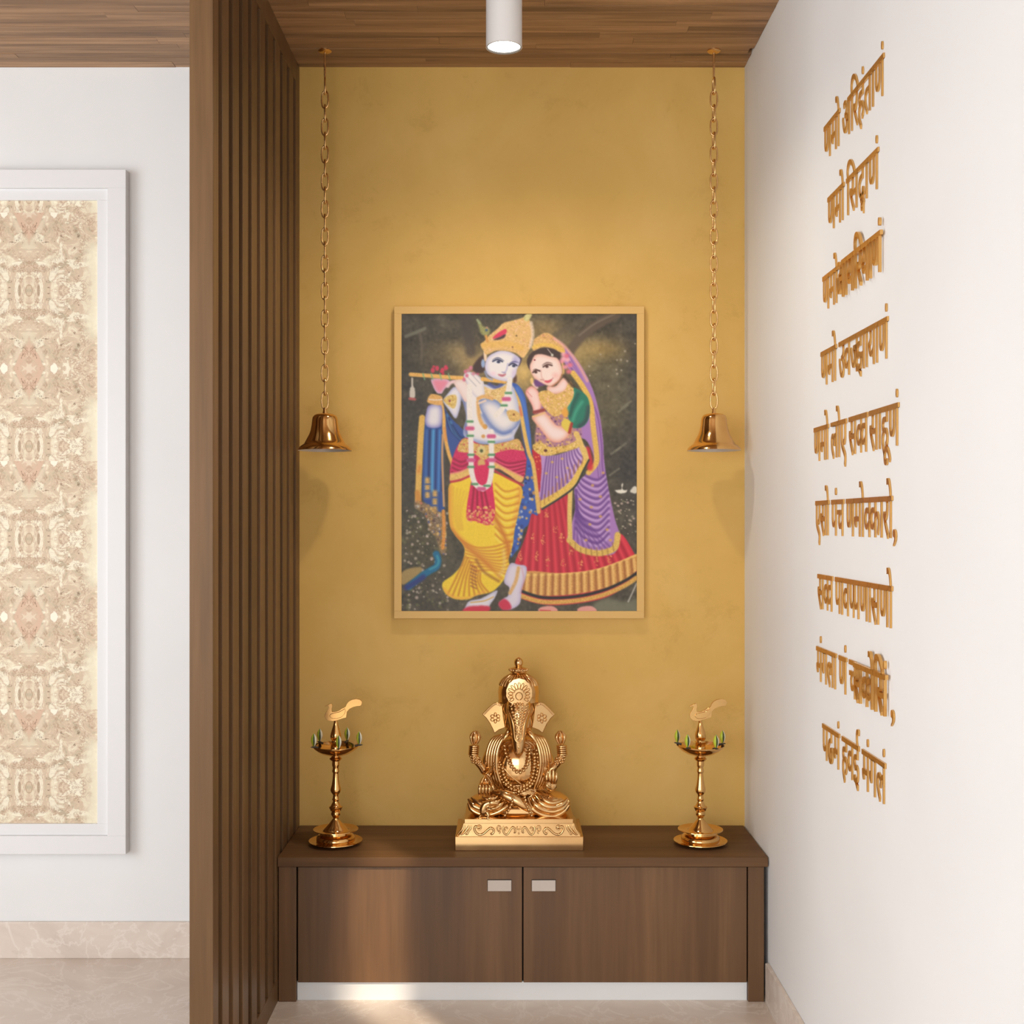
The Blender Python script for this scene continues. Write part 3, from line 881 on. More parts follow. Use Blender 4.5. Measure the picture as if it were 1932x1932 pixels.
    for x, y in ((1170, 450), (1075, 620), (1285, 620), (1180, 800), (1360, 740), (1240, 560), (1430, 820), (1550, 800), (1300, 820), (1100, 760), (975, 760), (1650, 780), (1150, 640)):
        K.scatter(K.mask([B(x - 22, y), B(x, y - 42), B(x + 22, y), B(x, y + 42)]), 26, 9, ((232, 150, 96), (214, 118, 80)), .8)
    hem = K.poly([B(1000, 900), B(1050, 872), B(1300, 892), B(1500, 872), B(1700, 815), B(1853, 750), B(1853, 870), B(1700, 975), B(1450, 1040), B(1200, 1062), B(1060, 1050), B(982, 1015)], (214, 156, 84), soft=1, jit=13)
    K.stroke([B(995, 905), B(1300, 896), B(1520, 872), B(1700, 815), B(1853, 752)], 16, (238, 196, 110), 3, .9)
    for i in range(17):
        u = i / 16.0; x = 1005 + u * 860
        y = 900 - 150 * max(0, u - .35) ** 1.4 * 1.6
        K.stroke([B(x, y), B(x - 10 + 24 * u, y + 160 - 20 * u)], 18, (146, 84, 44), 6, .65, hem)
        K.stroke([B(x + 22, y), B(x + 14 + 24 * u, y + 160 - 20 * u)], 16, (244, 208, 128), 6, .7, hem)
    K.stroke([B(978, 1025), B(1150, 1075), B(1400, 1066), B(1600, 1020), B(1760, 950), B(1853, 890)], 22, (44, 42, 40), 4)
    K.stroke([B(980, 1062), B(1150, 1108), B(1400, 1098), B(1600, 1055), B(1760, 985), B(1853, 925)], 34, (216, 168, 84), 4, jit=12)
    for x in (1180, 1475): K.poly([B(x - 65, 1178), B(x - 50, 1148), B(x + 30, 1138), B(x + 75, 1165), B(x + 60, 1180)], (224, 160, 150), soft=1)
    K.stroke([B(1125, 1172), B(1200, 1176)], 10, (200, 60, 70), 3, .8)
    # veil falling behind her back and round the hip
    PUR = (168, 124, 190)
    veil = K.poly([(1250, 320), (1340, 370), (1430, 480), (1520, 660), (1572, 850), (1600, 1050), (1608, 1200), B(1640, 250), B(1690, 480), B(1722, 600), B(1690, 735), B(1590, 752), B(1460, 722), B(1340, 640), B(1335, 600), B(1390, 400), B(1385, 230), B(1470, 140), (1530, 1200), (1480, 1060), (1400, 1000), (1480, 850), (1480, 720), (1390, 580), (1300, 450)], PUR, soft=1)
    for k in range(5):
        o = k * 26
        K.stroke([(1330 + o * .3, 400 + o), (1440 + o * .25, 600 + o * .6), (1520 + o * .3, 850), (1550 + o * .35, 1080), (1560 + o * .3, 1230), B(1570 + o * .3, 160)], 13, ((112, 66, 140), (206, 172, 220))[k % 2], 5, .75, veil)
    for k in range(11):
        y = 120 + k * 48
        K.stroke([B(1640, y - 10), B(1560, y + 62), B(1450, y + 20), B(1395, y - 50)], 17, (96, 58, 132), 7, .8, veil)
        K.stroke([B(1645, y + 14), B(1560, y + 84), B(1450, y + 42), B(1395, y - 28)], 15, (206, 176, 222), 6, .75, veil)
    for k in range(8):
        u = k / 7.0
        K.stroke([B(1395, 260 + 20 * k), B(1390 + 60 * u, 480), B(1370 + 290 * u, 700)], 13, (104, 64, 140), 6, .7, veil)
    for x, y in ((1520, 225), (1600, 130), (1580, 310), (1425, 330), (1500, 520), (1580, 460), (1630, 560), (1470, 640), (1510, 390), (1655, 640)):
        K.dot(x, y + 1167, 17, 14, (214, 168, 104), .85, .6)
    K.stroke([B(1345, 640), B(1420, 705), B(1520, 735), B(1600, 735), B(1690, 695), B(1710, 600)], 46, (222, 186, 96), 4, jit=10)
    for k in range(9): K.stroke([B(1350 + 40 * k, 640 + (60 if 1 < k < 8 else 20)), B(1345 + 42 * k, 700 + (60 if 1 < k < 8 else 20))], 9, (150, 104, 50), 4, .6)
    K.stroke([B(1352, 250), B(1346, 450), B(1350, 620)], 36, (226, 194, 110), 4, jit=8)
    K.stroke([(1372, 540), (1450, 650), (1505, 770), (1525, 950), (1550, 1150), B(1545, 60), B(1490, 128)], 40, (226, 186, 92), 4, jit=9)
    K.stroke([(1480, 1120), (1500, 1210), B(1500, 90)], 44, (210, 46, 62), 8, .9)
    # her bodice, blouse and arms
    bod = K.poly([(1100, 900), (1130, 760), (1190, 690), (1330, 690), (1420, 900), (1430, 1060), (1330, 1110), (1200, 1120), (1090, 1090)], (178, 128, 140), soft=2)
    K.scatter(bod, 420, 11, ((220, 180, 98), (196, 150, 84), (150, 104, 160), (104, 66, 110), (230, 196, 130)), .8)
    gr = K.poly([(1365, 650), (1430, 675), (1485, 730), (1500, 820), (1485, 900), (1440, 950), (1370, 955), (1345, 900), (1318, 810), (1340, 720)], (44, 122, 102), soft=1)
    K.stroke([(1410, 700), (1370, 790), (1350, 860)], 30, (42, 86, 78), 10, .8, gr); K.stroke([(1440, 760), (1395, 830), (1370, 900)], 26, (70, 164, 136), 8, .8, gr)
    K.stroke([(1375, 690), (1345, 770), (1335, 820)], 22, (84, 170, 150), 7, .7, gr); K.stroke([(1490, 800), (1470, 900), (1420, 945)], 34, (60, 66, 74), 10, .7, gr)
    SK, SKd = (242, 214, 206), (226, 160, 136)
    arm = K.mask([(1060, 880), (1105, 850), (1160, 835), (1240, 930), (1290, 945), (1345, 985), (1330, 1030), (1260, 1068), (1190, 1045), (1120, 960)], True, 1)
    K.shade(arm, (244, 222, 218), SKd, 9)
    K.poly([(1290, 905), (1320, 888), (1365, 925), (1350, 995), (1325, 985), (1285, 940)], (224, 200, 82), soft=1); K.stroke([(1362, 925), (1345, 990)], 22, (168, 60, 56), 4)
    hand = K.mask([(1012, 690), (1030, 655), (1062, 640), (1095, 660), (1120, 700), (1135, 770), (1120, 830), (1080, 850), (1062, 790), (1030, 730)], True, 1)
    K.shade(hand, (244, 212, 206), (226, 150, 140), 6)
    K.stroke([(1060, 590), (1072, 625), (1100, 650)], 20, (240, 206, 190), 4); K.stroke([(1025, 680), (1060, 720)], 8, (216, 130, 128), 3, .7)
    K.stroke([(1078, 838), (1120, 828), (1152, 820)], 24, (150, 66, 62), 4); K.stroke([(1068, 870), (1110, 860), (1160, 842)], 12, (230, 190, 130), 3)
    # fan of the dupatta in front
    fan = K.poly([(1120, 1160), (1240, 1165), (1400, 1110), (1460, 1090), (1490, 1200), B(1450, 115), B(1385, 225), B(1270, 318), B(1140, 400), B(1112, 300), B(1135, 100)], (186, 146, 204), soft=1)
    for k in range(13):
        u = k / 12.0
        tip = (1125 + 350 * u, 1167 + 400 - 370 * u ** 1.15)
        K.stroke([(1180 + 215 * u, 1140 - 40 * u), ((1180 + tip[0]) / 2 + 90 * u, (1140 + tip[1]) / 2 - 20), tip], 15, (98, 62, 132), 5, .75, fan)
        K.stroke([(1192 + 215 * u, 1140 - 40 * u), ((1206 + tip[0]) / 2 + 90 * u, (1140 + tip[1]) / 2 - 20), (tip[0] + 22, tip[1] - 10)], 12, (218, 190, 226), 5, .75, fan)
    K.stroke([(1478, 1130), (1480, 1210), B(1435, 115), B(1370, 218), B(1262, 300), B(1135, 372)], 62, (228, 192, 92), 4, clip=fan, jit=10)
    for k in range(12):
        u = k / 11.0; x = 1125 + 345 * u; y = 1167 + 390 - 360 * u ** 1.15
        K.stroke([(x, y), (x - 2 + 14 * u, y - 70)], 9, (176, 116, 60), 4, .7, fan)
    K.stroke([(1492, 1200), B(1448, 118), B(1388, 232), B(1272, 322), B(1140, 404)], 14, (52, 56, 48), 3)
    for x, y in ((1215, 1215), (1170, 1300), (1290, 1190), (1250, 1330), (1330, 1260)): K.dot(x, y, 15, 13, (214, 176, 104), .85, .6)
    redl = K.poly([(1062, 1120), (1120, 1160), B(1130, 60), B(1120, 280), B(1095, 120), B(1075, 20)], (190, 40, 52), soft=1)
    K.scatter(redl, 60, 10, ((226, 130, 80), (150, 30, 40)), .8)
    belt = K.mask([(1070, 1085), (1130, 1065), (1200, 1100), (1330, 1085), (1420, 1040), (1440, 1070), (1400, 1110), (1260, 1150), (1200, 1165), (1140, 1165), (1080, 1130)], True, 1)
    K.lay(belt, (220, 184, 96), 1, 12); K.scatter(belt, 150, 10, ((236, 212, 130), (176, 130, 60), (240, 208, 150)), .8); K.dot(1165, 1128, 16, 13, (96, 50, 34))
    K.stroke([(1395, 1000), (1420, 1050), (1450, 1130), (1470, 1180)], 40, (226, 192, 110), 4, jit=8)
    # her neck, head, crown
    K.shade(K.mask([(1180, 640), (1240, 640), (1300, 575), (1335, 610), (1330, 660), (1290, 690), (1220, 700), (1180, 680)], True, 1), (242, 216, 212), (226, 170, 150), 6)
    nk = K.mask([(1115, 690), (1180, 672), (1240, 700), (1310, 670), (1345, 600), (1372, 640), (1375, 720), (1330, 800), (1290, 850), (1230, 870), (1180, 830), (1130, 770)], True, 1)
    K.lay(nk, (222, 182, 104), 1, 10); K.scatter(nk, 230, 9, ((238, 212, 146), (192, 146, 76), (236, 186, 160), (214, 168, 84)), .75)
    K.poly([(1285, 830), (1320, 800), (1340, 850), (1310, 880)], (228, 166, 70), soft=2)
    K.poly([(1085, 590), (1140, 600), (1170, 625), (1100, 645), (1080, 620)], (112, 70, 130), soft=2)
    hair = K.poly([(1035, 500), (1024, 440), (1060, 385), (1120, 355), (1210, 352), (1290, 385), (1300, 440), (1290, 480), (1230, 470), (1100, 450), (1060, 520)], (70, 54, 50), soft=1)
    face = K.mask([(1044, 500), (1058, 455), (1085, 405), (1140, 398), (1200, 415), (1255, 430), (1285, 490), (1290, 550), (1265, 600), (1215, 640), (1170, 632), (1110, 600), (1070, 565)], True, 1)
    K.shade(face, (243, 221, 213), (232, 182, 166), 7)
    K.dot(1240, 560, 40, 36, (240, 176, 168), .7, 1.0); K.dot(1085, 575, 22, 18, (240, 190, 180), .5, 1.0)
    K.stroke([(1290, 550), (1265, 600), (1215, 640)], 11, (186, 116, 84), 4, .8)
    K.stroke([(1140, 482), (1175, 462), (1215, 468)], 10, (110, 78, 70), 3, .8, taper=True); K.stroke([(1070, 520), (1092, 512), (1115, 528)], 9, (120, 84, 70), 3, .8, taper=True)
    for x, y, w in ((1180, 492, 33), (1096, 534, 27)):
        K.dot(x, y, w, 15, (236, 214, 206), 1, .5); K.dot(x - 5, y, 16, 13, (84, 52, 46), 1, .5)
        K.stroke([(x - w, y + 2), (x - 2, y - 15), (x + w, y - 9)], 11, (84, 54, 50), 2.5)
    K.stroke([(1130, 520), (1135, 570), (1150, 588)], 9, (224, 178, 168), 3, .8); K.stroke([(1128, 590), (1150, 594)], 8, (196, 130, 118), 3, .8)
    K.stroke([(1158, 602), (1185, 606), (1212, 592)], 18, (212, 82, 98), 4, taper=True); K.stroke([(1205, 594), (1222, 578)], 6, (184, 96, 92), 3, .7)
    K.dot(1082, 442, 9, 7, (150, 60, 66)); K.stroke([(1180, 358), (1205, 390), (1218, 405)], 6, (190, 178, 170), 2); K.dot(1215, 405, 14, 16, (196, 194, 180), 1, .6)
    K.dot(1060, 600, 14, 32, (230, 196, 112), .9, .5); K.stroke([(1290, 460), (1300, 520), (1295, 560)], 16, (214, 172, 110), 4)
    cr = K.mask([(1068, 340), (1075, 290), (1110, 262), (1150, 238), (1190, 240), (1240, 275), (1300, 330), (1310, 375), (1285, 388), (1220, 355), (1140, 345), (1075, 372)], True, 1)
    K.lay(cr, (222, 176, 110), 1, 10); K.scatter(cr, 120, 9, ((234, 204, 130), (214, 150, 120), (196, 150, 84)), .7)
    K.stroke([(1072, 345), (1140, 325), (1220, 335), (1300, 378)], 26, (228, 188, 92), 4, jit=8)
    K.stroke([(1230, 280), (1300, 330), (1360, 400), (1420, 490), (1480, 600)], 20, (226, 168, 160), 6, .9)
    for x, y in ((1300, 400), (1330, 440), (1290, 450), (1350, 480), (1315, 495), (1340, 530), (1300, 430), (1325, 410)):
        K.dot(x, y, 30, 26, ((236, 150, 166), (226, 118, 136), (240, 176, 184))[g.randint(3)], .9, .7)
    K.stroke([(1300, 560), (1330, 590), (1370, 640)], 22, (70, 52, 42), 6, .8)
    # the flute player's shawl
    K.poly([(245, 920), (390, 920), (392, 1207), B(400, 380), B(395, 560), B(330, 560), B(300, 420), B(236, 330), (232, 1300), (238, 1150)], (50, 80, 150), soft=2)
    sh = K.mask([(240, 930), (392, 930), (396, 1207), B(398, 420), B(330, 420), B(236, 330), (230, 1300)], True, 1)
    for x, c, w in ((262, (66, 112, 178), 20), (288, (34, 48, 98), 20), (312, (84, 160, 214), 30), (338, (40, 56, 116), 22), (360, (70, 130, 200), 26), (385, (40, 50, 100), 20)):
        K.stroke([(x + 6, 980), (x, 1200), (x - 4, B(0, 260)[1])], w, c, 8, .9, sh)
    K.stroke([(232, 880), (222, 1000), (212, 1200), B(205, 180), B(200, 340)], 46, (224, 182, 92), 4, jit=8)
    K.stroke([(214, 1250), B(206, 120)], 30, (216, 140, 62), 10, .7); K.stroke([B(196, 280), B(206, 345)], 40, (210, 140, 58), 6, .8)
    for x, ys in ((272, (190, 240, 300)), (328, (290, 350, 410))):
        for y in ys: K.poly([B(x - 17, y - 27), B(x + 17, y - 27), B(x + 17, y + 24), B(x - 17, y + 24)], (214, 172, 98), False, 3, jit=16)
        for y in ys: K.stroke([B(x - 24, y + 26), B(x + 24, y + 26)], 9, (70, 92, 150), 2)
    tail = K.mask([B(180, 345), B(260, 360), B(350, 420), B(405, 460), B(412, 720), B(370, 735), B(335, 620), B(290, 570), B(255, 450), B(185, 400)], True, 2)
    K.lay(tail, (150, 122, 84), .85, 22); K.scatter(tail, 150, 15, ((222, 184, 110), (196, 150, 80), (70, 84, 150), (206, 196, 180), (90, 66, 60), (206, 120, 100)), .8)
    K.stroke([B(392, 420), B(396, 560), B(388, 700)], 26, (220, 150, 66), 4, jit=10)
    sh2 = K.poly([(385, 780), (450, 880), (575, 1010), (520, 1060), (470, 1210), B(455, 60), (430, 1160), (400, 1000), (395, 880)], (58, 84, 150), soft=1)
    for k in range(5): K.stroke([(405 + 14 * k, 830 + 26 * k), (440 + 18 * k, 960 + 14 * k), (520 + 8 * k, 1050 - 4 * k)], 15, ((34, 50, 104), (78, 130, 178))[k % 2], 5, .85, sh2)
    K.stroke([(378, 770), (395, 880), (400, 1000), (430, 1140), (455, 1215), B(462, 90)], 27, (228, 176, 92), 4, jit=8)
    K.stroke([(402, 960), (412, 1050)], 20, (222, 146, 72), 5, .7); K.stroke([(388, 1010), (384, 1200), B(396, 380)], 16, (206, 160, 110), 4)
    rs = K.poly([(910, 615), (965, 640), (1010, 720), (1030, 850), (1052, 1000), (1062, 1160), B(1075, 100), B(1110, 430), B(1060, 440), B(1035, 520), B(1000, 560), B(975, 670), B(930, 740), B(900, 760), B(925, 560), B(990, 250), B(1020, 60), (985, 1000), (960, 860), (920, 700)], (60, 92, 176), soft=1)
    K.stroke([(950, 660), (1000, 780), (1030, 960), (1048, 1150)], 34, (82, 124, 204), 10, .8, rs); K.stroke([(940, 900), (980, 1000), (1010, 1150)], 40, (52, 54, 110), 10, .8, rs)
    lt = K.mask([B(1010, 60), B(1060, 100), B(1110, 430), B(1050, 440), B(1030, 520), B(995, 560), B(975, 680), B(900, 770), B(925, 560), B(985, 260)], True, 1)
    K.scatter(lt, 170, 16, ((222, 180, 100), (70, 120, 196), (52, 66, 130), (196, 200, 206), (214, 150, 80), (40, 44, 70)), .85)
    K.stroke([(912, 660), (960, 760), (985, 880), (1010, 1020), (1040, 1150), B(1070, 60), B(1092, 220), B(1112, 425)], 30, (226, 184, 98), 4, jit=8)
    K.stroke([(968, 800), (982, 860)], 20, (214, 110, 84), 6, .8)
    # torso
    W, LAV, BL = (234, 228, 228), (206, 204, 226), (120, 138, 190)
    tor = K.mask([(505, 660), (570, 600), (680, 620), (800, 640), (900, 620), (945, 720), (965, 820), (970, 920), (930, 1010), (905, 1060), (700, 1080), (560, 1030), (545, 960), (565, 880), (545, 780), (520, 720)], True, 1)
    K.shade(tor, W, (176, 182, 214), 12)
    K.stroke([(545, 720), (552, 830), (560, 960), (585, 1020)], 30, (92, 104, 160), 12, .8, tor); K.stroke([(600, 1050), (740, 1075), (900, 1050)], 22, (140, 158, 204), 9, .8, tor)
    K.stroke([(740, 625), (790, 650), (830, 630)], 26, (80, 88, 152), 6, .9)
    nk2 = K.mask([(690, 640), (760, 665), (850, 640), (878, 610), (886, 680), (850, 760), (790, 800), (740, 860), (720, 760), (690, 700)], True, 1)
    K.lay(nk2, (224, 190, 124), 1, 10); K.scatter(nk2, 190, 9, ((238, 216, 160), (200, 160, 92), (236, 200, 170)), .75)
    K.stroke([(655, 760), (662, 860), (682, 920), (706, 950)], 28, (220, 172, 106), 5, jit=8); K.dot(708, 946, 22, 22, (216, 160, 80)); K.dot(694, 1020, 20, 18, (214, 160, 92), 1, .5)
    # far arm: upper arm, elbow, wrist and the hand on the flute
    K.shade(K.mask([(390, 745), (430, 690), (475, 645), (520, 670), (525, 760), (505, 850), (482, 885), (440, 830), (400, 775)], True, 1), (230, 226, 232), (176, 180, 214), 6)
    am = K.mask([(395, 745), (430, 712), (488, 710), (490, 770), (470, 810), (420, 780)], True, 1); K.lay(am, (218, 188, 112), 1, 12); K.scatter(am, 50, 9, ((196, 150, 70), (232, 210, 140)), .8); K.dot(440, 752, 9, 9, (150, 60, 90))
    K.shade(K.mask([(278, 790), (330, 775), (378, 790), (384, 880), (375, 940), (330, 958), (275, 950), (252, 910), (262, 840)], True, 1), (230, 226, 232), (140, 138, 196), 9)
    K.poly([(272, 740), (300, 700), (370, 712), (388, 740), (378, 780), (330, 782), (275, 765)], (222, 172, 100), soft=1, jit=10); K.stroke([(285, 740), (330, 745), (380, 742)], 9, (232, 214, 200), 3)
    K.shade(K.mask([(300, 590), (350, 582), (425, 590), (440, 620), (400, 665), (380, 695), (345, 692), (318, 650)], True, 1), (228, 140, 160), (216, 176, 206), 6)
    K.stroke([(425, 640), (455, 610), (520, 600)], 26, (232, 200, 206), 5)
    K.stroke([(145, 551), (300, 562), (430, 572), (570, 580)], 30, (228, 178, 98), 3, jit=10)
    for x in (238, 300, 365, 430): K.stroke([(x, 545), (x + 12, 590)], 9, (120, 176, 130), 3, .8)
    for x, y in ((312, 520), (345, 505), (385, 520), (410, 500)): K.dot(x, y, 20, 26, ((232, 206, 206), (206, 66, 92))[g.randint(2)], .95, .5)
    for x, y in ((320, 492), (375, 530), (418, 505), (390, 545)): K.dot(x, y, 15, 13, (206, 56, 84), .9, .6)
    K.poly([(150, 580), (162, 580), (165, 640), (176, 660), (176, 725), (138, 725), (140, 655), (150, 640)], (206, 198, 186), soft=1); K.stroke([(138, 735), (176, 740)], 20, (176, 92, 90), 4)
    # near hand and forearm
    K.shade(K.mask([(470, 610), (540, 590), (590, 640), (600, 700), (560, 760), (520, 700)], True, 1), (236, 220, 216), (226, 196, 190), 6)
    K.shade(K.mask([(545, 560), (580, 530), (640, 550), (690, 590), (702, 660), (700, 715), (650, 730), (600, 680), (570, 620)], True, 1), (236, 228, 226), (206, 200, 214), 5)
    for a_, b_ in (((565, 560), (640, 640)), ((600, 545), (670, 620)), ((640, 545), (690, 600))): K.stroke([a_, b_], 6, (176, 172, 180), 3, .8)
    for x, y in ((558, 530), (570, 560), (548, 590), (652, 542), (600, 505)): K.dot(x, y, 17, 20, (214, 110, 142), .9, .6)
    K.shade(K.mask([(664, 745), (720, 735), (790, 745), (850, 800), (890, 835), (960, 870), (968, 910), (930, 965), (860, 1005), (800, 985), (740, 930), (690, 850), (668, 800)], True, 1), W, BL, 13)
    K.stroke([(690, 860), (745, 945), (830, 1000), (900, 985)], 26, (112, 132, 188), 10, .85)
    K.stroke([(655, 735), (700, 718), (760, 735)], 26, (222, 174, 110), 4, jit=10); K.stroke([(660, 770), (710, 750)], 16, (232, 208, 190), 4)
    al = K.mask([(872, 830), (920, 820), (970, 850), (965, 900), (905, 905), (880, 870)], True, 1); K.lay(al, (218, 180, 108), 1, 12); K.dot(925, 855, 11, 11, (150, 96, 50))
    K.stroke([(690, 586), (760, 595), (855, 606)], 30, (230, 178, 92), 3, jit=8)
    # head
    K.poly([(610, 505), (640, 450), (700, 400), (712, 450), (700, 530), (640, 540)], (72, 54, 52), soft=2)
    for x, y in ((600, 500), (580, 520), (620, 545)): K.dot(x, y, 22, 20, (206, 130, 150), .85, .7)
    K.poly([(925, 545), (945, 560), (945, 605), (920, 612)], (92, 66, 56), soft=2); K.poly([(955, 420), (985, 430), (975, 470), (955, 490)], (72, 62, 86), soft=1)
    K.dot(692, 468, 18, 40, (150, 172, 210), 1, .4); K.stroke([(710, 330), (708, 400), (712, 440)], 24, (232, 206, 176), 4)
    fc = K.mask([(706, 490), (722, 430), (760, 395), (830, 370), (900, 382), (960, 420), (972, 450), (950, 510), (935, 560), (895, 600), (840, 600), (770, 580), (722, 545)], True, 1)
    K.shade(fc, (236, 230, 230), (198, 192, 224), 8)
    K.dot(935, 450, 34, 48, (150, 146, 206), .8, 1.0); K.dot(925, 540, 28, 40, (214, 196, 226), .8, 1.0); K.dot(770, 545, 34, 26, (240, 206, 222), .8, 1.0)
    K.stroke([(708, 530), (725, 570), (760, 590)], 16, (146, 162, 206), 5, .8)
    K.stroke([(765, 440), (805, 425), (850, 448)], 9, (96, 100, 128), 3, .9, taper=True); K.stroke([(890, 470), (920, 455), (960, 460)], 9, (92, 88, 140), 3, .9, taper=True)
    for x, y, w in ((802, 456, 36), (918, 486, 30)):
        K.dot(x, y, w, 17, (224, 224, 234), 1, .5); K.dot(x + 7, y, 18, 14, (54, 58, 86), 1, .5); K.stroke([(x - w, y - 4), (x, y - 18), (x + w, y - 2)], 11, (58, 62, 92), 2.5)
    K.stroke([(880, 470), (868, 520), (850, 540)], 9, (176, 172, 210), 4, .8); K.stroke([(836, 534), (862, 540)], 7, (150, 140, 180), 3, .8)
    K.stroke([(808, 552), (838, 560), (862, 550)], 17, (190, 112, 126), 4, taper=True)
    cw = K.mask([(672, 325), (700, 300), (745, 250), (800, 205), (850, 160), (940, 138), (1005, 118), (1035, 128), (1062, 190), (1068, 260), (1058, 330), (1020, 400), (990, 425), (940, 390), (860, 372), (790, 372), (720, 402), (695, 372)], True, 1)
    K.lay(cw, (226, 184, 120), 1, 9); K.scatter(cw, 330, 10, ((238, 202, 134), (228, 172, 134), (206, 160, 90), (236, 196, 160), (214, 176, 96)), .6)
    K.stroke([(700, 330), (780, 325), (880, 320), (980, 350)], 44, (228, 182, 92), 8, .7, cw, jit=8); K.stroke([(1055, 160), (1068, 250), (1050, 340)], 26, (226, 206, 190), 5, .7, jit=14)
    K.poly([(763, 280), (800, 240), (862, 206), (866, 240), (820, 268)], (216, 62, 96), soft=1); K.poly([(770, 288), (820, 266), (862, 246), (850, 275), (800, 290)], (76, 56, 62), soft=1)
    K.dot(945, 258, 9, 9, (140, 106, 56)); K.dot(915, 344, 9, 8, (160, 110, 80))
    K.poly([(645, 135), (672, 150), (690, 185), (735, 200), (745, 235), (715, 262), (675, 240), (665, 200)], (150, 150, 96), soft=2, jit=10); K.stroke([(648, 138), (668, 165)], 12, (150, 164, 130), 4)
    K.dot(718, 216, 15, 14, (76, 96, 120), 1, .6); K.dot(722, 196, 12, 10, (206, 140, 130), .8, .7); K.stroke([(715, 262), (725, 300)], 20, (216, 156, 80), 5)
    K.poly([(1000, 130), (1015, 96), (1062, 94), (1045, 130), (1020, 150)], (206, 200, 138), soft=1, jit=12)
    # dhoti
    dh = K.mask([B(440, 215), B(520, 190), B(600, 150), B(780, 130), B(980, 235), B(965, 400), B(930, 560), B(915, 680), B(885, 780), B(893, 860), B(835, 960), B(760, 1030), B(640, 1060), B(580, 1088), B(480, 1086), B(405, 1040), B(385, 965), B(460, 905), B(525, 830), B(552, 700), B(480, 600), B(440, 520), B(430, 350)], True, 1)
    K.lay(dh, (242, 208, 54), 1, 4)
    K.stroke([B(436, 240), B(434, 400), B(445, 530), B(500, 620), B(620, 720), B(740, 830)], 44, (226, 152, 58), 14, .85, dh)
    K.stroke([B(975, 250), B(955, 400), B(925, 560), B(905, 680)], 40, (228, 160, 60), 14, .85, dh)
    for k in range(8):
        y = 230 + 55 * k
        K.stroke([B(785, y - 20), B(860, y + 40), B(960, y + 18)], 12, (208, 132, 40), 5, .85, dh); K.stroke([B(785, y + 6), B(860, y + 64), B(955, y + 42)], 10, (246, 226, 110), 5, .7, dh)
    for k in range(9):
        K.stroke([B(470 + 20 * k, 600 + 34 * k), B(620 + 18 * k, 690 + 22 * k), B(770 + 12 * k, 690 + 26 * k), B(890, 650 + 30 * k)], 12, (208, 128, 38), 5, .85, dh)
        K.stroke([B(480 + 20 * k, 625 + 34 * k), B(630 + 18 * k, 712 + 22 * k), B(780 + 12 * k, 712 + 26 * k)], 11, (248, 228, 112), 5, .7, dh)
    for k in range(5): K.stroke([B(470 + 26 * k, 240 + 10 * k), B(470 + 14 * k, 420), B(500 + 10 * k, 560)], 12, (226, 176, 58), 6, .55, dh)
    for k in range(9): K.stroke([B(560 + 14 * k, 760 + 16 * k), B(500 + 22 * k, 900 + 8 * k), B(420 + 42 * k, 1060)], 12, (196, 116, 36), 5, .8, dh)
    K.stroke([B(395, 1010), B(470, 1075), B(590, 1078), B(700, 1030)], 22, (236, 168, 70), 8, .7, dh)
    for y in range(830, 1010, 26): K.stroke([B(600, y), B(640, y + 20)], 10, (150, 84, 50), 4, .7)
    K.stroke([B(640, 790), B(700, 880), B(810, 950)], 18, (146, 82, 36), 8, .7, dh); K.stroke([B(850, 720), B(850, 850), B(810, 910)], 30, (232, 200, 120), 8, .6, dh, jit=12)
    K.stroke([B(770, 440), B(830, 560), B(872, 660), B(892, 770)], 34, (206, 122, 38), 12, .9, dh); K.stroke([B(455, 560), B(560, 680), B(700, 800), B(830, 930)], 20, (206, 122, 38), 8, .6, dh)
    K.stroke([B(545, 720), B(535, 830)], 14, (200, 130, 50), 6, .7, dh)
    # waist cloth, sash and garland
    CR = (206, 46, 96)
    wc = K.mask([(560, 1030), (490, 1110), (450, 1230), B(442, 130), B(455, 200), B(600, 150), B(780, 95), B(880, 140), B(985, 200), B(1020, 40), (1018, 1180), (965, 1050), (880, 1060), (700, 1090)], True, 1)
    K.lay(wc, CR, 1, 6)
    for k in range(5):
        K.stroke([(470 - 4 * k, 1190 + 34 * k), (530, 1215 + 34 * k), (590, 1185 + 34 * k)], 14, (140, 26, 58), 5, .8, wc); K.stroke([(780, 1180 + 30 * k), (880, 1225 + 30 * k), (1010, 1205 + 26 * k)], 14, (140, 26, 58), 5, .8, wc)
        K.stroke([(780, 1196 + 30 * k), (880, 1242 + 30 * k), (1010, 1222 + 26 * k)], 10, (236, 92, 130), 5, .7, wc)
    for p in ([B(448, 165), B(520, 150), B(595, 118)], [B(780, 80), B(880, 135), B(992, 190)]):
        K.stroke(p, 56, (226, 186, 104), 5, clip=wc, jit=10); K.stroke([(x, y - 30) for x, y in p], 10, (236, 150, 130), 4, .9, wc); K.stroke([(x, y + 34) for x, y in p], 16, (196, 52, 66), 4, .9)
    bl = K.mask([(545, 1035), (620, 1068), (720, 1085), (860, 1065), (955, 1040), (985, 1090), (1000, 1130), (900, 1120), (780, 1150), (700, 1200), (620, 1150), (500, 1130)], True, 1)
    K.lay(bl, (214, 174, 98), 1, 14); K.scatter(bl, 240, 9, ((236, 206, 130), (176, 130, 64), (206, 70, 90), (226, 190, 150)), .8)
    K.dot(680, 1125, 40, 46, (220, 206, 140), .9, .4); K.dot(680, 1130, 15, 16, (90, 96, 60)); K.dot(680, 1225, 36, 44, (216, 184, 108), .9, .4)
    sa = K.mask([B(640, 90), B(740, 90), B(768, 260), B(782, 440), B(735, 525), B(640, 495), B(568, 470), B(590, 260)], True, 1)
    K.lay(sa, (214, 42, 92), 1, 5)
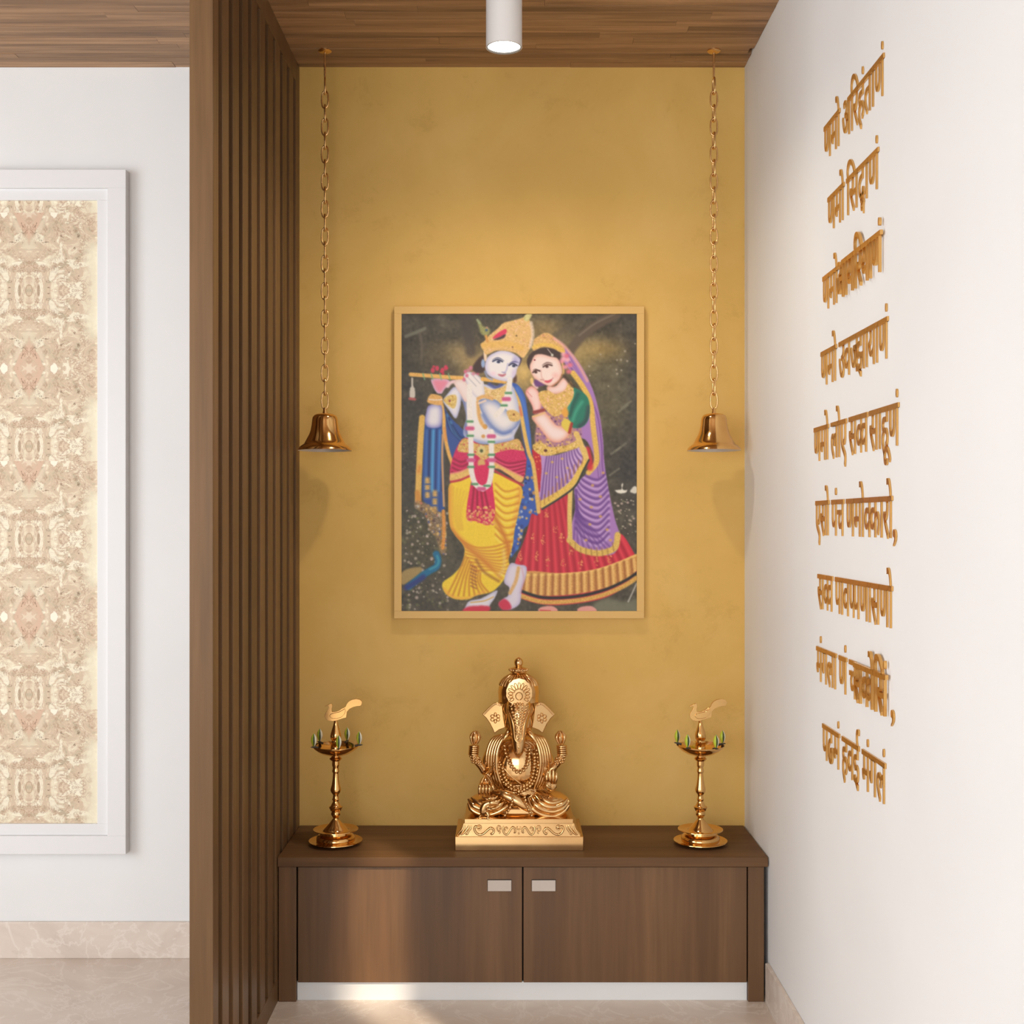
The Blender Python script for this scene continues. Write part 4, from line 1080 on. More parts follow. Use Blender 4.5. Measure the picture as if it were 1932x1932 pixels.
    for x in (600, 648, 700, 748): K.stroke([B(660 + (x - 672) * .5, 240), B(x, 470)], 14, (142, 22, 50), 5, .85, sa)
    K.scatter(K.mask([B(572, 380), B(782, 380), B(785, 530), B(560, 500)], False), 120, 13, ((228, 166, 90), (214, 110, 80), (236, 190, 120)), .8)
    for p in ([(590, 640), (588, 760), (592, 900), (600, 1060), (602, 1200), B(605, 120), B(635, 215), B(690, 250)], [(690, B(0, 250)[1]), B(735, 215), B(755, 120), (757, 1200), (755, 1080), (755, 985)], [(895, 590), (885, 670), (860, 750), (838, 810), (790, 860)]):
        K.stroke(p, 40, (236, 228, 222), 4, jit=5)
    for x, y in ((592, 908), (595, 1016), (600, 1160), B(600, 85), B(628, 215), (755, 1062), (757, 1160), B(755, 85), B(722, 228), (884, 692), (850, 786)): K.stroke([(x - 20, y), (x + 20, y)], 17, (92, 150, 104), 4)
    for x, y in ((592, 960), (601, 1200), (755, 1020), (757, 1200), (868, 738), B(680, 252)): K.stroke([(x - 20, y), (x + 20, y)], 30, (206, 92, 140), 5)
    # feet
    f1 = K.mask([B(556, 1150), B(590, 1100), B(680, 1080), B(795, 1020), B(785, 1070), B(745, 1130), B(730, 1165), B(640, 1178), B(556, 1178)], True, 1); K.shade(f1, (226, 222, 230), (190, 190, 214), 6)
    K.poly([B(550, 1160), B(600, 1140), B(735, 1140), B(725, 1180), B(550, 1180)], (204, 52, 76), soft=2); K.stroke([B(600, 1112), B(700, 1100), B(770, 1070)], 8, (214, 170, 90), 3)
    f2 = K.mask([B(895, 820), B(960, 825), B(1020, 840), B(1015, 920), B(985, 1010), B(970, 1120), B(900, 1165), B(840, 1160), B(812, 1120), B(850, 1080), B(880, 1060), B(890, 1000), B(850, 950)], True, 1); K.shade(f2, (222, 214, 228), (190, 180, 212), 7)
    K.stroke([B(960, 850), B(940, 950), B(895, 1040)], 26, (220, 176, 116), 5, jit=8); K.poly([B(808, 1120), B(850, 1085), B(890, 1110), B(905, 1160), B(840, 1168)], (206, 54, 82), soft=2)
    K.stroke([B(985, 850), B(1000, 940), B(975, 1040)], 10, (206, 150, 170), 5, .6)
    # soft canvas weave: average neighbouring dabs slightly
    im = K.im
    im = np.stack([K.blur(im[..., c], 1) for c in range(3)], -1) * .55 + im * .45
    return np.clip(im, 0, 255)

t = thing('framed_painting', (P(979.5, 1167, YP).x, YB, P(0, 1167, YP).z), 'gold framed painting of a blue-skinned flute player beside a woman in red', 'painting')
a, bq = P(743.5, 1167, YP), P(1215.5, 578, YP)
wd = 14 * YP / F
fr = ring(a.x, bq.x, a.z, bq.z, wd, YP, YB - .0005)
part('frame', M['frame_gold'], t, *fr, bevel=.0008)
x0, x1, z0, z1 = a.x + wd, bq.x - wd, a.z + wd, bq.z - wd
part('backing', M['shadow_gap'], t, (x0, x1, YP + .0045, YB - .0005, z0, z1), bevel=0)
img = paint_print()
NX, NZ = 445, 562
H, Wd = img.shape[:2]
fx = np.linspace(0, Wd - 1.001, NX); fz = np.linspace(0, H - 1.001, NZ)
ix, iz = fx.astype(int), fz.astype(int); ax_, az_ = (fx - ix)[None, :, None], (fz - iz)[:, None, None]
cimg = (img[iz][:, ix] * (1 - ax_) + img[iz][:, ix + 1] * ax_) * (1 - az_) + (img[iz + 1][:, ix] * (1 - ax_) + img[iz + 1][:, ix + 1] * ax_) * az_
cimg = cimg / 255.0
lin = np.where(cimg <= .04045, cimg / 12.92, ((cimg + .055) / 1.055) ** 2.4)
X_, Z_ = np.meshgrid(np.linspace(x0, x1, NX), np.linspace(z1, z0, NZ))
co = np.stack([X_, np.full_like(X_, YP + .004), Z_], -1).reshape(-1, 3)
id_ = np.arange(NX * NZ).reshape(NZ, NX)
quads = np.stack([id_[:-1, :-1], id_[1:, :-1], id_[1:, 1:], id_[:-1, 1:]], -1).reshape(-1, 4)
me = bpy.data.meshes.new('print')
me.vertices.add(len(co)); me.vertices.foreach_set('co', co.astype(np.float32).ravel())
me.loops.add(quads.size); me.loops.foreach_set('vertex_index', quads.astype(np.int32).ravel())
me.polygons.add(len(quads)); me.polygons.foreach_set('loop_start', np.arange(0, quads.size, 4, dtype=np.int32))
me.update(calc_edges=True)
at = me.color_attributes.new('print_colour', 'FLOAT_COLOR', 'POINT')
at.data.foreach_set('color', np.concatenate([lin.reshape(-1, 3), np.ones((len(co), 1))], 1).astype(np.float32).ravel())
m, nt, b = new_mat('printed_canvas'); n = N(nt)
vc = n.new('ShaderNodeVertexColor'); vc.layer_name = 'print_colour'
PRINT_GAIN = 1.0
n.link(n.mix(1.0, vc.outputs[0], grey(PRINT_GAIN), 'MULTIPLY'), b.inputs['Base Color'])
b.inputs['Roughness'].default_value = 0.45
b.inputs['Specular IOR Level'].default_value = 0.35
me.materials.append(m)
obj('print', me, t)
# ------------------------------------------------------------------ gold statue
# digitising grid: u, v run over the front view, d is the depth in front of (-) or behind (+) the statue's axis
YA = 3.475
def G(u, v, d=0.0):
    y = YA + d
    return P(840 + u / 6.9, 1220 + v / 6.9, y)
UN = YA / F / 6.9                                   # metres per grid unit
ZB = .4002
st = thing('elephant_headed_statue', (G(960, 2600).x, YA, ZB), 'polished gold statue of a seated elephant-headed figure on a carved plinth', 'statue')

def remeshed(mb, name, voxel, smooth=4, parent=None):
    o = mb.build(name, M['gold'])
    r = o.modifiers.new('r', 'REMESH'); r.mode = 'VOXEL'; r.voxel_size = voxel; r.use_smooth_shade = True
    if smooth:
        q = o.modifiers.new('s', 'SMOOTH'); q.factor = .5; q.iterations = smooth
    dg = bpy.context.evaluated_depsgraph_get(); dg.update()
    me = bpy.data.meshes.new_from_object(o.evaluated_get(dg))
    old = o.data
    bpy.data.objects.remove(o); bpy.data.meshes.remove(old)
    me.name = name
    me.polygons.foreach_set('use_smooth', [True] * len(me.polygons))
    return obj(name, me, parent)
def E(mb, u, v, d, ru, rv, rd, nu=24, nv=14):
    mb.ell(G(u, v, d), (ru * UN, rd * UN, rv * UN), nu, nv)
def T(mb, pts, rad, n=10, k=5):
    """tube through grid points (u, v, d in metres)"""
    p = [tuple(G(*q)) for q in pts]
    rr = list(rad) if hasattr(rad, '__len__') else [rad] * len(p)
    if len(p) > 2:
        q = spline([tuple(a) + (r,) for a, r in zip(p, rr)], k)
        p = [x[:3] for x in q]; rr = [max(x[3], .5) for x in q]
    mb.tube(p, [r * UN for r in rr], n)
def beads(mb, pts, r, step, d=None):
    q = spline(pts, 24); acc = 0; last = np.array(q[0]); first = True
    for p in q:
        p = np.array(p)
        w = np.array([p[0], p[1]]) - np.array([last[0], last[1]])
        acc = math.hypot(*w)
        if first or acc >= step:
            mb.ell(G(*p), r * UN, 8, 6); last = p; first = False

# plinth
GZ = lambda v, d: G(0, v, d).z
F0 = -.108                                          # front face of the plinth relative to the axis
def gx(u, d): return G(u, 0, d).x
ls = MB().box(gx(128, F0), gx(1798, F0), YA + F0, YA + .098, ZB, GZ(2474, F0))
ls.build('plinth_slab', M['gold'], st, bevel=.0012)
# cove between the slabs
rows = [(2474, 175, 1762, F0 + .003), (2455, 185, 1752, F0 + .0034), (2420, 205, 1728, F0 + .0042), (2370, 228, 1700, F0 + .0050), (2330, 240, 1682, F0 + .0054), (2300, 246, 1674, F0 + .0056)]
cv = MB(); vs = []; fs = []
for v, ua, ub, d in rows:
    xa, xb, z, yf = gx(ua, d), gx(ub, d), GZ(v, d), YA + d
    bk = YA + .09 + (F0 - d) * .8
    vs += [(xa, yf, z), (xb, yf, z), (xb, bk, z), (xa, bk, z)]
for i in range(len(rows) - 1):
    for k in range(4):
        l = (k + 1) % 4
        fs.append((4 * i + k, 4 * i + l, 4 * i + 4 + l, 4 * i + 4 + k))
fs += [(3, 2, 1, 0), tuple(4 * (len(rows) - 1) + k for k in range(4))]
cv.add(vs, fs)
cv.build('plinth_cove', M['gold'], st, 30, fix=True)
zt = GZ(2244, F0 + .0015)
MB().box(gx(250, F0 + .0015), gx(1665, F0 + .0015), YA + F0 + .0015, YA + .082, GZ(2304, F0 + .0015), zt).build('plinth_top', M['gold'], st, bevel=.001)
# scroll carving on the cove
def cove_d(v):
    vv = [r[0] for r in rows]; dd = [r[3] for r in rows]
    return float(np.interp(-v, [-q for q in vv], dd))
sc = MB()
def S(p, r):
    T(sc, [(u, v, cove_d(v) - .0022) for u, v in p], [r * .7] + [r * 1.1] * (len(p) - 2) + [r * .55], 8, 5)
def big(m_):                                        # one large S-scroll; m_ mirrors it
    f = (lambda u: u) if not m_ else (lambda u: 1917 - u)
    S([(f(470), 2372), (f(455), 2352), (f(425), 2352), (f(392), 2345), (f(380), 2375), (f(402), 2425), (f(450), 2450), (f(505), 2430), (f(560), 2380), (f(595), 2362), (f(625), 2380), (f(632), 2410), (f(605), 2440), (f(590), 2422)], 13)
    S([(f(410), 2340), (f(440), 2330), (f(466), 2345), (f(460), 2372), (f(435), 2380), (f(420), 2366)], 9)
    S([(f(762), 2340), (f(752), 2375), (f(765), 2425), (f(795), 2448), (f(825), 2425), (f(855), 2375), (f(880), 2352), (f(905), 2370), (f(910), 2415), (f(892), 2425)], 11)
    S([(f(785), 2400), (f(775), 2370), (f(800), 2355), (f(815), 2375)], 8)
    S([(f(690), 2405), (f(676), 2370), (f(690), 2338), (f(716), 2345), (f(722), 2372), (f(704), 2376)], 8)
    S([(f(700), 2436), (f(716), 2420), (f(706), 2400), (f(694), 2414)], 7)
    S([(f(338), 2330), (f(330), 2365), (f(300), 2410), (f(285), 2440), (f(262), 2442)], 11)
    S([(f(310), 2330), (f(285), 2375), (f(250), 2420), (f(205), 2455)], 13)
    S([(f(255), 2325), (f(245), 2375), (f(222), 2415), (f(190), 2452)], 11)
big(False); big(True)
S([(945, 2345), (932, 2360), (945, 2378), (970, 2378), (984, 2360), (970, 2345)], 7)
E(sc, 958, 2430, cove_d(2430), 12, 14, 8, 10, 6)
sc.build('scroll_relief', M['gold'], st, 60)
# corner leaves on the plinth sides
for sg in (0, 1):
    f = (lambda u: u) if not sg else (lambda u: 1917 - u)
    for dd in (.02, .06, .10, .15):
        lf = MB()
        T(lf, [(f(243), 2300, F0 + dd), (f(222), 2370, F0 + dd), (f(180), 2425, F0 + dd), (f(150), 2462, F0 + dd)], [8, 13, 11, 6], 8)
        lf.build('corner_leaf', M['gold'], st, 60)

# body: trunk of the figure, thighs and shins in one skin
bd = MB()
E(bd, 955, 1560, .004, 330, 345, 230)               # belly and chest
E(bd, 955, 1330, .012, 300, 180, 170)
E(bd, 955, 1880, .000, 340, 150, 230)               # hips
E(bd, 570, 2052, -.030, 282, 158, 250)              # folded knees
E(bd, 1340, 2042, -.030, 292, 172, 250)
T(bd, [(700, 1960, -.02), (560, 2060, -.05), (430, 2070, -.055)], [130, 140, 110], 14)
T(bd, [(1220, 1960, -.02), (1350, 2050, -.05), (1480, 2060, -.055)], [130, 150, 120], 14)
E(bd, 955, 2130, -.045, 330, 95, 180)
body = remeshed(bd, 'body', .0024, 6, st)
# crossed shin and foot cloth
sh = MB()
T(sh, [(640, 1893, -.062), (760, 1925, -.074), (900, 1990, -.082), (1030, 2070, -.084), (1110, 2125, -.082)], [40, 62, 66, 58, 40], 12)
sh.build('crossed_shin', M['gold'], st, 60)
ft = MB(); ft.box(gx(805, -.085), gx(1100, -.085), YA - .086, YA - .05, GZ(2192, -.085), GZ(2105, -.085))
ft.build('seat_cloth', M['gold'], st, bevel=.004)
# dhoti folds over the knees
fd = MB()
for k, (p, r) in enumerate([
    ([(1075, 1965), (1120, 2090), (1240, 2180), (1390, 2208), (1520, 2160), (1612, 2060)], 38),
    ([(1120, 1950), (1180, 2060), (1290, 2130), (1410, 2145), (1530, 2100), (1612, 2010)], 36),
    ([(1170, 1935), (1240, 2030), (1330, 2082), (1430, 2086), (1530, 2050), (1590, 1985)], 32),
    ([(1240, 1935), (1300, 2000), (1370, 2034), (1450, 2030), (1530, 1998)], 26)]):
    T(fd, [(u, v, -.0835 + .018 * ((u - 1340) / 290.0) ** 2 + .012 * abs(v - 2060) / 150.0) for u, v in p], [r * .4] + [r] * (len(p) - 2) + [r * .5], 10)
for k, (p, r) in enumerate([
    ([(300, 2030), (345, 2115), (440, 2170), (560, 2186), (680, 2155), (790, 2085), (830, 2020)], 36),
    ([(300, 1985), (360, 2060), (450, 2105), (560, 2118), (680, 2085), (770, 2015)], 34),
    ([(340, 1965), (400, 2015), (480, 2050), (570, 2056), (670, 2025), (735, 1975)], 30),
    ([(480, 1955), (560, 1990), (640, 1975), (690, 1940)], 22)]):
    T(fd, [(u, v, -.0825 + .018 * ((u - 570) / 280.0) ** 2 + .012 * abs(v - 2060) / 150.0) for u, v in p], [r * .4] + [r] * (len(p) - 2) + [r * .5], 10)
fd.build('cloth_folds', M['gold'], st, 60)
# sleeve folds down both sides of the belly
sl = MB()
for sg in (-1, 1):
    for k in range(5):
        w = 285 + k * 32
        d = -.042 + k * .012
        c = 952
        T(sl, [(c + sg * (w - 175), 1125 + k * 6, d + .010), (c + sg * (w - 85), 1195, d + .003), (c + sg * (w - 28), 1300, d), (c + sg * w, 1440, d - .003), (c + sg * (w - 2), 1600, d), (c + sg * (w - 38), 1740, d + .002), (c + sg * (w - 86), 1850, d + .006)], [14, 20, 23, 24, 23, 20, 12], 10)
sl.build('sleeve_folds', M['gold'], st, 60)
# head, brow and trunk in one skin
hd = MB()
E(hd, 955, 800, -.004, 215, 200, 190)
E(hd, 955, 980, -.006, 190, 230, 170)
E(hd, 870, 700, -.016, 110, 90, 110); E(hd, 1045, 700, -.016, 110, 90, 110)
T(hd, [(955, 740, -.030), (955, 850, -.046), (955, 1000, -.056), (955, 1150, -.062), (955, 1280, -.064), (955, 1370, -.062), (952, 1430, -.058)], [165, 158, 124, 98, 80, 64, 28], 20)
remeshed(hd, 'head', .0021, 5, st)
# bead net and borders on the trunk
bn = MB()
for i, v in enumerate(range(775, 1250, 40)):
    half = np.interp(v, [775, 850, 1000, 1100, 1250], [126, 108, 66, 50, 18])
    nb = max(1, int(round(half * 2 / 46)))
    for k in range(nb):
        u = 958 + (k - (nb - 1) / 2) * (2 * half / max(nb, 1))
        rr = float(np.interp(v, [740, 850, 1000, 1150, 1280], [165, 158, 124, 98, 80]))
        dep = float(np.interp(v, [740, 850, 1000, 1150, 1280], [-.030, -.046, -.056, -.062, -.064])) - rr * UN * math.sqrt(max(.05, 1 - ((u - 955) / rr) ** 2)) * 1.03
        bn.ell(G(u, v, dep), 19 * UN, 8, 6)
for v in (1310, 1370):
    bn.ell(G(957, v, float(np.interp(v, [1280, 1370], [-.064 - 79 * UN, -.062 - 64 * UN]))), (15 * UN, 8 * UN, 19 * UN), 8, 6)
bn.build('trunk_beads', M['gold'], st, 60)
br = MB()
for sg in (-1, 1):
    pp = []
    for v, hw in ((790, 148), (860, 126), (940, 94), (1020, 72), (1120, 60), (1200, 50), (1240, 26), (1252, 2)):
        rr = float(np.interp(v, [740, 850, 1000, 1150, 1280], [165, 158, 124, 98, 80]))
        dep = float(np.interp(v, [740, 850, 1000, 1150, 1280], [-.030, -.046, -.056, -.062, -.064])) - rr * UN * math.sqrt(max(.04, 1 - (hw / rr) ** 2)) * 1.03
        pp.append((957 + sg * hw, v, dep))
    T(br, pp, 10, 8)
br.build('trunk_border', M['gold'], st, 60)
# eyes and tusks
for u in (800, 1110): MB().ell(G(u, 712, -.034), (26 * UN, 14 * UN, 15 * UN), 12, 8).build('eye', M['gold'], st, 60)
for sg, p in ((1, [(1068, 1085, -.040), (1120, 1150, -.055), (1195, 1255, -.062)]), (-1, [(845, 1085, -.040), (800, 1150, -.055), (755, 1215, -.060)])):
    q = MB(); T(q, p, [40, 34, 10], 12); q.build('tusk', M['gold'], st, 60)
# ears
ear = [(740, 770), (715, 740), (672, 724), (625, 738), (555, 800), (480, 880), (535, 935), (580, 1000), (615, 1070), (640, 1128), (700, 1085), (785, 1052), (762, 960), (752, 860)]
for sg in (0, 1):
    f = (lambda u: u) if not sg else (lambda u: 1910 - u)
    cu = f(640)
    def EW(u, v, w):
        return G(u, v, w - .028 + .022 * abs(u - 955) / 470.0)
    o = MB().prism([(f(u), v) for u, v in ear], .0, .010, EW).build('ear', M['gold'], st, 40, bevel=.0018, fix=True)
    rm = MB()
    T(rm, [(f(u) , v, -.0285 + .022 * abs(f(u) - 955) / 470.0) for u, v in ((722, 775), (675, 752), (635, 762), (565, 822), (508, 885))], 8, 8)
    q = rm.build('ear_rim', M['gold'], o, 60); q.parent = o; q.matrix_parent_inverse = Matrix.Identity(4)
    fl_ = MB(); cx, cv_ = f(652), 928
    for k in range(6):
        an = math.radians(90 + 60 * k)
        uu, vv = cx + 44 * math.cos(an), cv_ + 44 * math.sin(an)
        dd = -.0282 + .022 * abs(uu - 955) / 470.0
        pts = [(uu + 24 * math.cos(a2) * abs(math.cos(an)) + 15 * math.cos(a2) * (1 - abs(math.cos(an))), vv + 24 * math.sin(a2) * abs(math.sin(an)) + 15 * math.sin(a2) * (1 - abs(math.sin(an))), dd) for a2 in np.linspace(0, 2 * math.pi, 11)[:-1]]
        fl_.tube([tuple(G(*p)) for p in pts], 6 * UN, 6, closed=True)
    q = fl_.build('ear_flower', M['gold'], o, 60); q.parent = o; q.matrix_parent_inverse = Matrix.Identity(4)
# crown: banded dome with flutes, beaded disc and bud
cc = G(955, 740, .004)
def cr(l): return [(r * UN, G(955, v, .004).z - cc.z) for v, r in l]
o = MB().lathe(cr([(745, 222), (730, 240), (722, 262), (705, 268), (690, 262), (640, 266), (590, 270), (540, 262), (500, 252), (490, 246), (470, 238), (430, 206), (390, 150), (365, 108), (350, 92), (345, 70), (345, 0)]), 48, cc).build('crown', M['gold'], st, 35)
fl_ = MB()
for k in range(26):
    an = 2 * math.pi * k / 26
    pts = []
    for v, r in ((500, 236), (470, 228), (430, 200), (390, 148), (360, 100)):
        pts.append((cc.x + math.cos(an) * r * UN, cc.y + math.sin(an) * r * UN, G(955, v, .004).z))
    fl_.tube([tuple(q) for q in spline(pts, 3)], [r_ * UN for r_ in np.linspace(26, 13, 13)], 8)
q = fl_.build('crown_flutes', M['gold'], o, 60); q.parent = o; q.matrix_parent_inverse = Matrix.Identity(4)
fi = MB().lathe(cr([(352, 62), (346, 78), (336, 104), (318, 112), (300, 118), (284, 110), (272, 84), (262, 52), (254, 40), (246, 46), (232, 55), (205, 60), (180, 54), (160, 40), (148, 22), (140, 10), (136, 0)]), 36, cc)
fi.build('crown_finial', M['gold'], st, 45)
fb = MB()
for k in range(20):
    an = 2 * math.pi * k / 20
    fb.ell((cc.x + math.cos(an) * 116 * UN, cc.y + math.sin(an) * 116 * UN, G(955, 300, .004).z), 17 * UN, 8, 6)
fb.build('finial_beads', M['gold'], st, 60)
# petal medallion on the brow
MD = -.069
md = MB()
out = []
for k in range(48):
    an = 2 * math.pi * k / 48
    rr = 168 + 7 * abs(math.sin(an * 7))
    out.append((962 + rr * math.cos(an) * .98, 610 + rr * math.sin(an) * (1.12 if math.sin(an) < 0 else .95)))
def MW(u, v, w): return G(u, v, MD + w - .0015 * max(0, 1 - ((u - 962) ** 2 + (v - 610) ** 2) / 170.0 ** 2))
vs = [MW(u, v, 0) for u, v in out]; n0 = len(out)
inner = [(962 + (u - 962) * .55, 610 + (v - 610) * .55) for u, v in out]
vs += [MW(u, v, 0) for u, v in inner] + [MW(962, 610, 0)] + [MW(u, v, .012) for u, v in out]
fs = []
for i in range(n0):
    j = (i + 1) % n0
    fs += [(i, j, n0 + j, n0 + i), (n0 + i, n0 + j, 2 * n0), (i, 2 * n0 + 1 + i, 2 * n0 + 1 + j, j)]
fs.append(tuple(2 * n0 + 1 + i for i in range(n0)))
md.add(vs, fs)
mo = md.build('brow_medallion', M['gold'], st, 50, fix=True)
pt = MB()
for k in range(13):
    an = math.radians(-90 + (k - 6) * 20.5)
    c0 = (962 + 112 * math.cos(an), 628 + 116 * math.sin(an)); L = 46 if abs(k - 6) < 4 else 30
    pts = []
    for a2 in np.linspace(0, 2 * math.pi, 13)[:-1]:
        lx, ly = L * math.cos(a2), 16 * math.sin(a2)
        u, v = c0[0] + lx * math.cos(an) - ly * math.sin(an), c0[1] + lx * math.sin(an) + ly * math.cos(an)
        pts.append(tuple(MW(u, v, -.0003)))
    pt.tube(pts, 5.5 * UN, 6, closed=True)
pts = [tuple(MW(962 + 44 * math.cos(a2), 645 + 48 * math.sin(a2), -.0002)) for a2 in np.linspace(0, 2 * math.pi, 25)[:-1]]
pt.tube(pts, 7 * UN, 6, closed=True)
q = pt.build('petal_relief', M['gold'], mo, 60); q.parent = mo; q.matrix_parent_inverse = Matrix.Identity(4)
bb = MB(); beads(bb, [(835, 770, -.058), (890, 752, -.070), (955, 748, -.074), (1020, 752, -.070), (1082, 770, -.058)], 17, 34)
bb.build('brow_beads', M['gold'], st, 60)

# belly depth for things lying on it
def belly(u, v):
    best = .0
    for cu, cv2, cd, ru, rv, rd in ((955, 1560, .004, 330, 345, 230), (955, 1330, .012, 300, 180, 170), (955, 1880, .0, 340, 150, 230)):
        a_ = ((u - cu) / ru) ** 2 + ((v - cv2) / rv) ** 2
        if a_ < 1: best = min(best, cd - rd * UN * math.sqrt(1 - a_))
    return best
L1 = [(690, 1560), (705, 1650), (745, 1740), (810, 1820), (890, 1868), (955, 1880), (1030, 1862), (1105, 1815), (1160, 1740), (1195, 1650), (1208, 1560), (1205, 1440), (1185, 1330)]
L2 = [(745, 1580), (758, 1660), (795, 1745), (850, 1805), (955, 1836), (1060, 1802), (1118, 1740), (1146, 1650), (1160, 1560), (1165, 1440), (1150, 1360)]
L3 = [(770, 1290), (790, 1400), (830, 1500), (880, 1590), (955, 1640), (1030, 1600), (1075, 1520), (1095, 1420), (1095, 1300)]
for nm, L, dd, r_, sp_ in (('bead_garland', L1, .010, 23, 42), ('bead_garland', L2, .010, 23, 42), ('bead_necklace', L3, .010, 24, 46)):
    gl = MB(); beads(gl, [(u, v, belly(u, v) - dd) for u, v in L], r_, sp_)
    tag(gl.build(nm, M['gold'], st, 60), kind='stuff')
for cx, cv_ in ((680, 1535), (1216, 1540), (957, 1885)):
    d = belly(cx, cv_) - .016
    gl = MB(); gl.ell(G(cx, cv_, d), 27 * UN, 10, 8)
    for k in range(7):
        an = 2 * math.pi * k / 7
        gl.ell(G(cx + 42 * math.cos(an), cv_ + 42 * math.sin(an), d + .002), 18 * UN, 8, 6)
    gl.build('flower_bead', M['gold'], st, 60)
for L in ([(880, 1975, -.096), (860, 2060, -.102), (810, 2150, -.104), (762, 2215, -.104)], [(1035, 1960, -.092), (1060, 2060, -.102), (1100, 2150, -.106), (1135, 2215, -.104)]):
    gl = MB(); beads(gl, L, 20, 40)
    tag(gl.build('hanging_beads', M['gold'], st, 60), kind='stuff')
tb = MB(); T(tb, [(770, 1590, belly(770, 1590) - .002), (860, 1690, belly(860, 1690) - .002), (985, 1790, belly(985, 1790) - .002)], 9, 8)
tb.build('sacred_thread', M['gold'], st, 60)

# raised rear arms, each with bead bracelet, bangles and a bud held in the fingers
for sg in (0, 1):
    f = (lambda u: u) if not sg else (lambda u: 1890 - u)
    ar = MB()
    T(ar, [(f(620), 1330, .03), (f(540), 1480, .02), (f(520), 1620, -.01), (f(470), 1560, -.018), (f(400), 1470, -.022), (f(372), 1400, -.024), (f(375), 1280, -.024)], [80, 66, 56, 50, 52, 52, 44], 14)
    arm_o = remeshed(ar, 'raised_arm', .0022, 4, st)
    bg_ = MB()
    for v in (1295, 1320, 1346, 1372, 1398):
        pts = [tuple(G(f(371 - (v - 1346) * .08) + 58 * math.cos(a2), v + 5 * math.sin(a2), -.024) + Vector((0, 58 * UN * math.sin(a2), 0))) for a2 in np.linspace(0, 2 * math.pi, 25)[:-1]]
        bg_.tube(pts, 13 * UN, 8, closed=True)
    bg_.build('bangles', M['gold'], arm_o, 60)
    bb = MB()
    for ring_v in (1440, 1480, 1515):
        for k in range(10):
            an = 2 * math.pi * k / 10 + ring_v
            rr = 62 - abs(ring_v - 1475) * .1
            bb.ell(G(f(385 + (ring_v - 1440) * .35) + rr * math.cos(an), ring_v + 14 * math.cos(an) * (-1 if sg else 1), -.022 + rr * UN * math.sin(an)), 18 * UN, 8, 6)
    bb.build('bead_bracelet', M['gold'], arm_o, 60)
    fg = MB()
    fg.ell(G(f(390), 1185, -.024), (44 * UN, 42 * UN, 80 * UN), 14, 10)
    for k, an in enumerate((-100, -40, 20, 80, 150, 215)):
        a2 = math.radians(an); c, s = math.cos(a2), math.sin(a2)
        base = G(f(383), 1262, -.024); mid = G(f(388), 1180, -.024); tip = G(f(393), 1100, -.024)
        p = [base + Vector((c * 30 * UN, s * 30 * UN, 0)), mid + Vector((c * 60 * UN, s * 56 * UN, -.004)), mid + Vector((c * 56 * UN, s * 52 * UN, .007)), tip + Vector((c * 18 * UN, s * 18 * UN, 0))]
        fg.tube([tuple(q) for q in spline([tuple(q) for q in p], 5)], [r_ * UN for r_ in np.interp(np.linspace(0, 1, 16), [0, .5, 1], [16, 19, 8])], 8)
    fg.build('hand_with_bud', M['gold'], arm_o, 60)
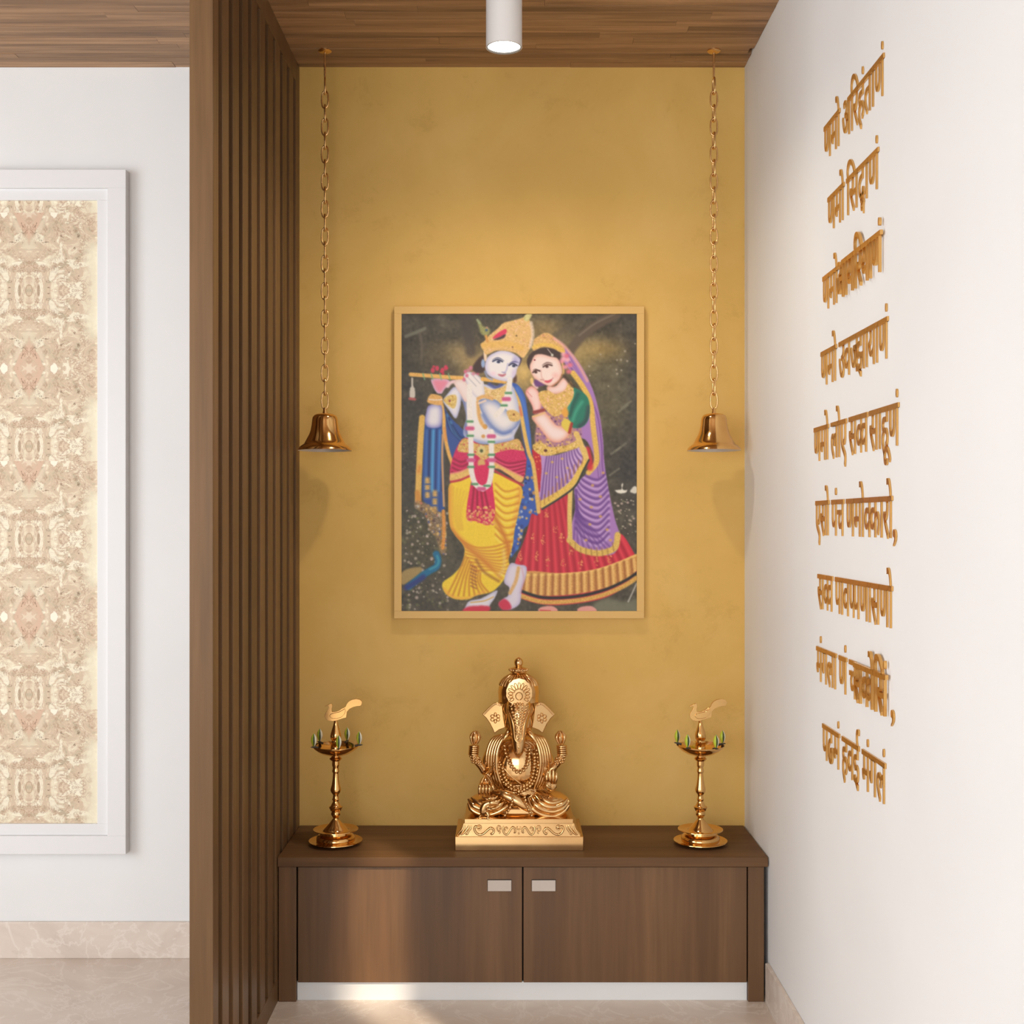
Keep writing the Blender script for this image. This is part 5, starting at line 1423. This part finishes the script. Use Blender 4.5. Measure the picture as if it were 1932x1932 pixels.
# lower hand on the left knee, fingers hanging
lh = MB()
T(lh, [(640, 1560, -.012), (590, 1640, -.030), (545, 1700, -.048)], [56, 50, 40], 12)
E(lh, 528, 1770, -.066, 78, 78, 46)
T(lh, [(528, 1680, -.058), (525, 1740, -.070), (520, 1800, -.080)], [20, 62, 66], 12)
remeshed(lh, 'lower_arm', .0021, 3, st)
fg = MB()
for k, u in enumerate((448, 492, 534, 574)):
    T(fg, [(u + (520 - u) * .3, 1760, -.078), (u, 1830, -.096), (u - 4, 1900, -.094), (u - 2, 1940, -.084)], [18, 20, 19, 13], 9)
T(fg, [(565, 1760, -.076), (612, 1810, -.090), (632, 1862, -.092)], [18, 19, 12], 9)
T(fg, [(505, 1695, -.084), (470, 1775, -.096)], [11, 17], 8); T(fg, [(545, 1690, -.084), (600, 1785, -.094)], [11, 17], 8)
fg.build('fingers', M['gold'], st, 60)
# blessing hand on the right, palm to the front
rh = MB()
T(rh, [(1265, 1560, -.012), (1330, 1640, -.02), (1400, 1580, -.026), (1440, 1530, -.02)], [56, 50, 44, 40], 12)
T(rh, [(1310, 1640, -.02), (1350, 1800, -.045), (1385, 1870, -.060)], [50, 48, 46], 12)
E(rh, 1385, 1790, -.066, 74, 92, 34)
remeshed(rh, 'lower_arm', .0021, 3, st)
fg = MB()
for k, (u, vt) in enumerate(((1318, 1640), (1362, 1612), (1406, 1612), (1446, 1640))):
    T(fg, [(u + (1385 - u) * .25, 1780, -.072), (u, 1710, -.080), (u + 2, vt, -.078)], [20, 20, 13], 9)
T(fg, [(1372, 1850, -.086), (1330, 1815, -.094), (1322, 1770, -.092)], [22, 22, 14], 9)
E(fg, 1340, 1810, -.086, 42, 52, 20, 12, 8)
fg.build('fingers', M['gold'], st, 60)

# little mouse at the foot of the plinth top
ms = MB()
T(ms, [(500, 2195, -.098), (492, 2130, -.102), (520, 2060, -.104), (575, 2030, -.106)], [34, 50, 46, 34], 12)
E(ms, 612, 2030, -.108, 52, 36, 36, 14, 10)
T(ms, [(640, 2034, -.110), (690, 2052, -.112)], [26, 9], 10)
E(ms, 578, 1985, -.102, 26, 30, 12, 12, 8); E(ms, 622, 1978, -.100, 24, 28, 12, 12, 8)
T(ms, [(560, 2090, -.110), (620, 2110, -.116), (668, 2092, -.118)], [18, 15, 9], 8)
T(ms, [(540, 2150, -.108), (560, 2200, -.112), (545, 2240, -.112), (600, 2248, -.114)], [26, 18, 13, 9], 8)
T(ms, [(470, 2180, -.098), (440, 2225, -.104), (425, 2245, -.100)], [18, 10, 6], 8)
remeshed(ms, 'mouse', .0018, 2, st)
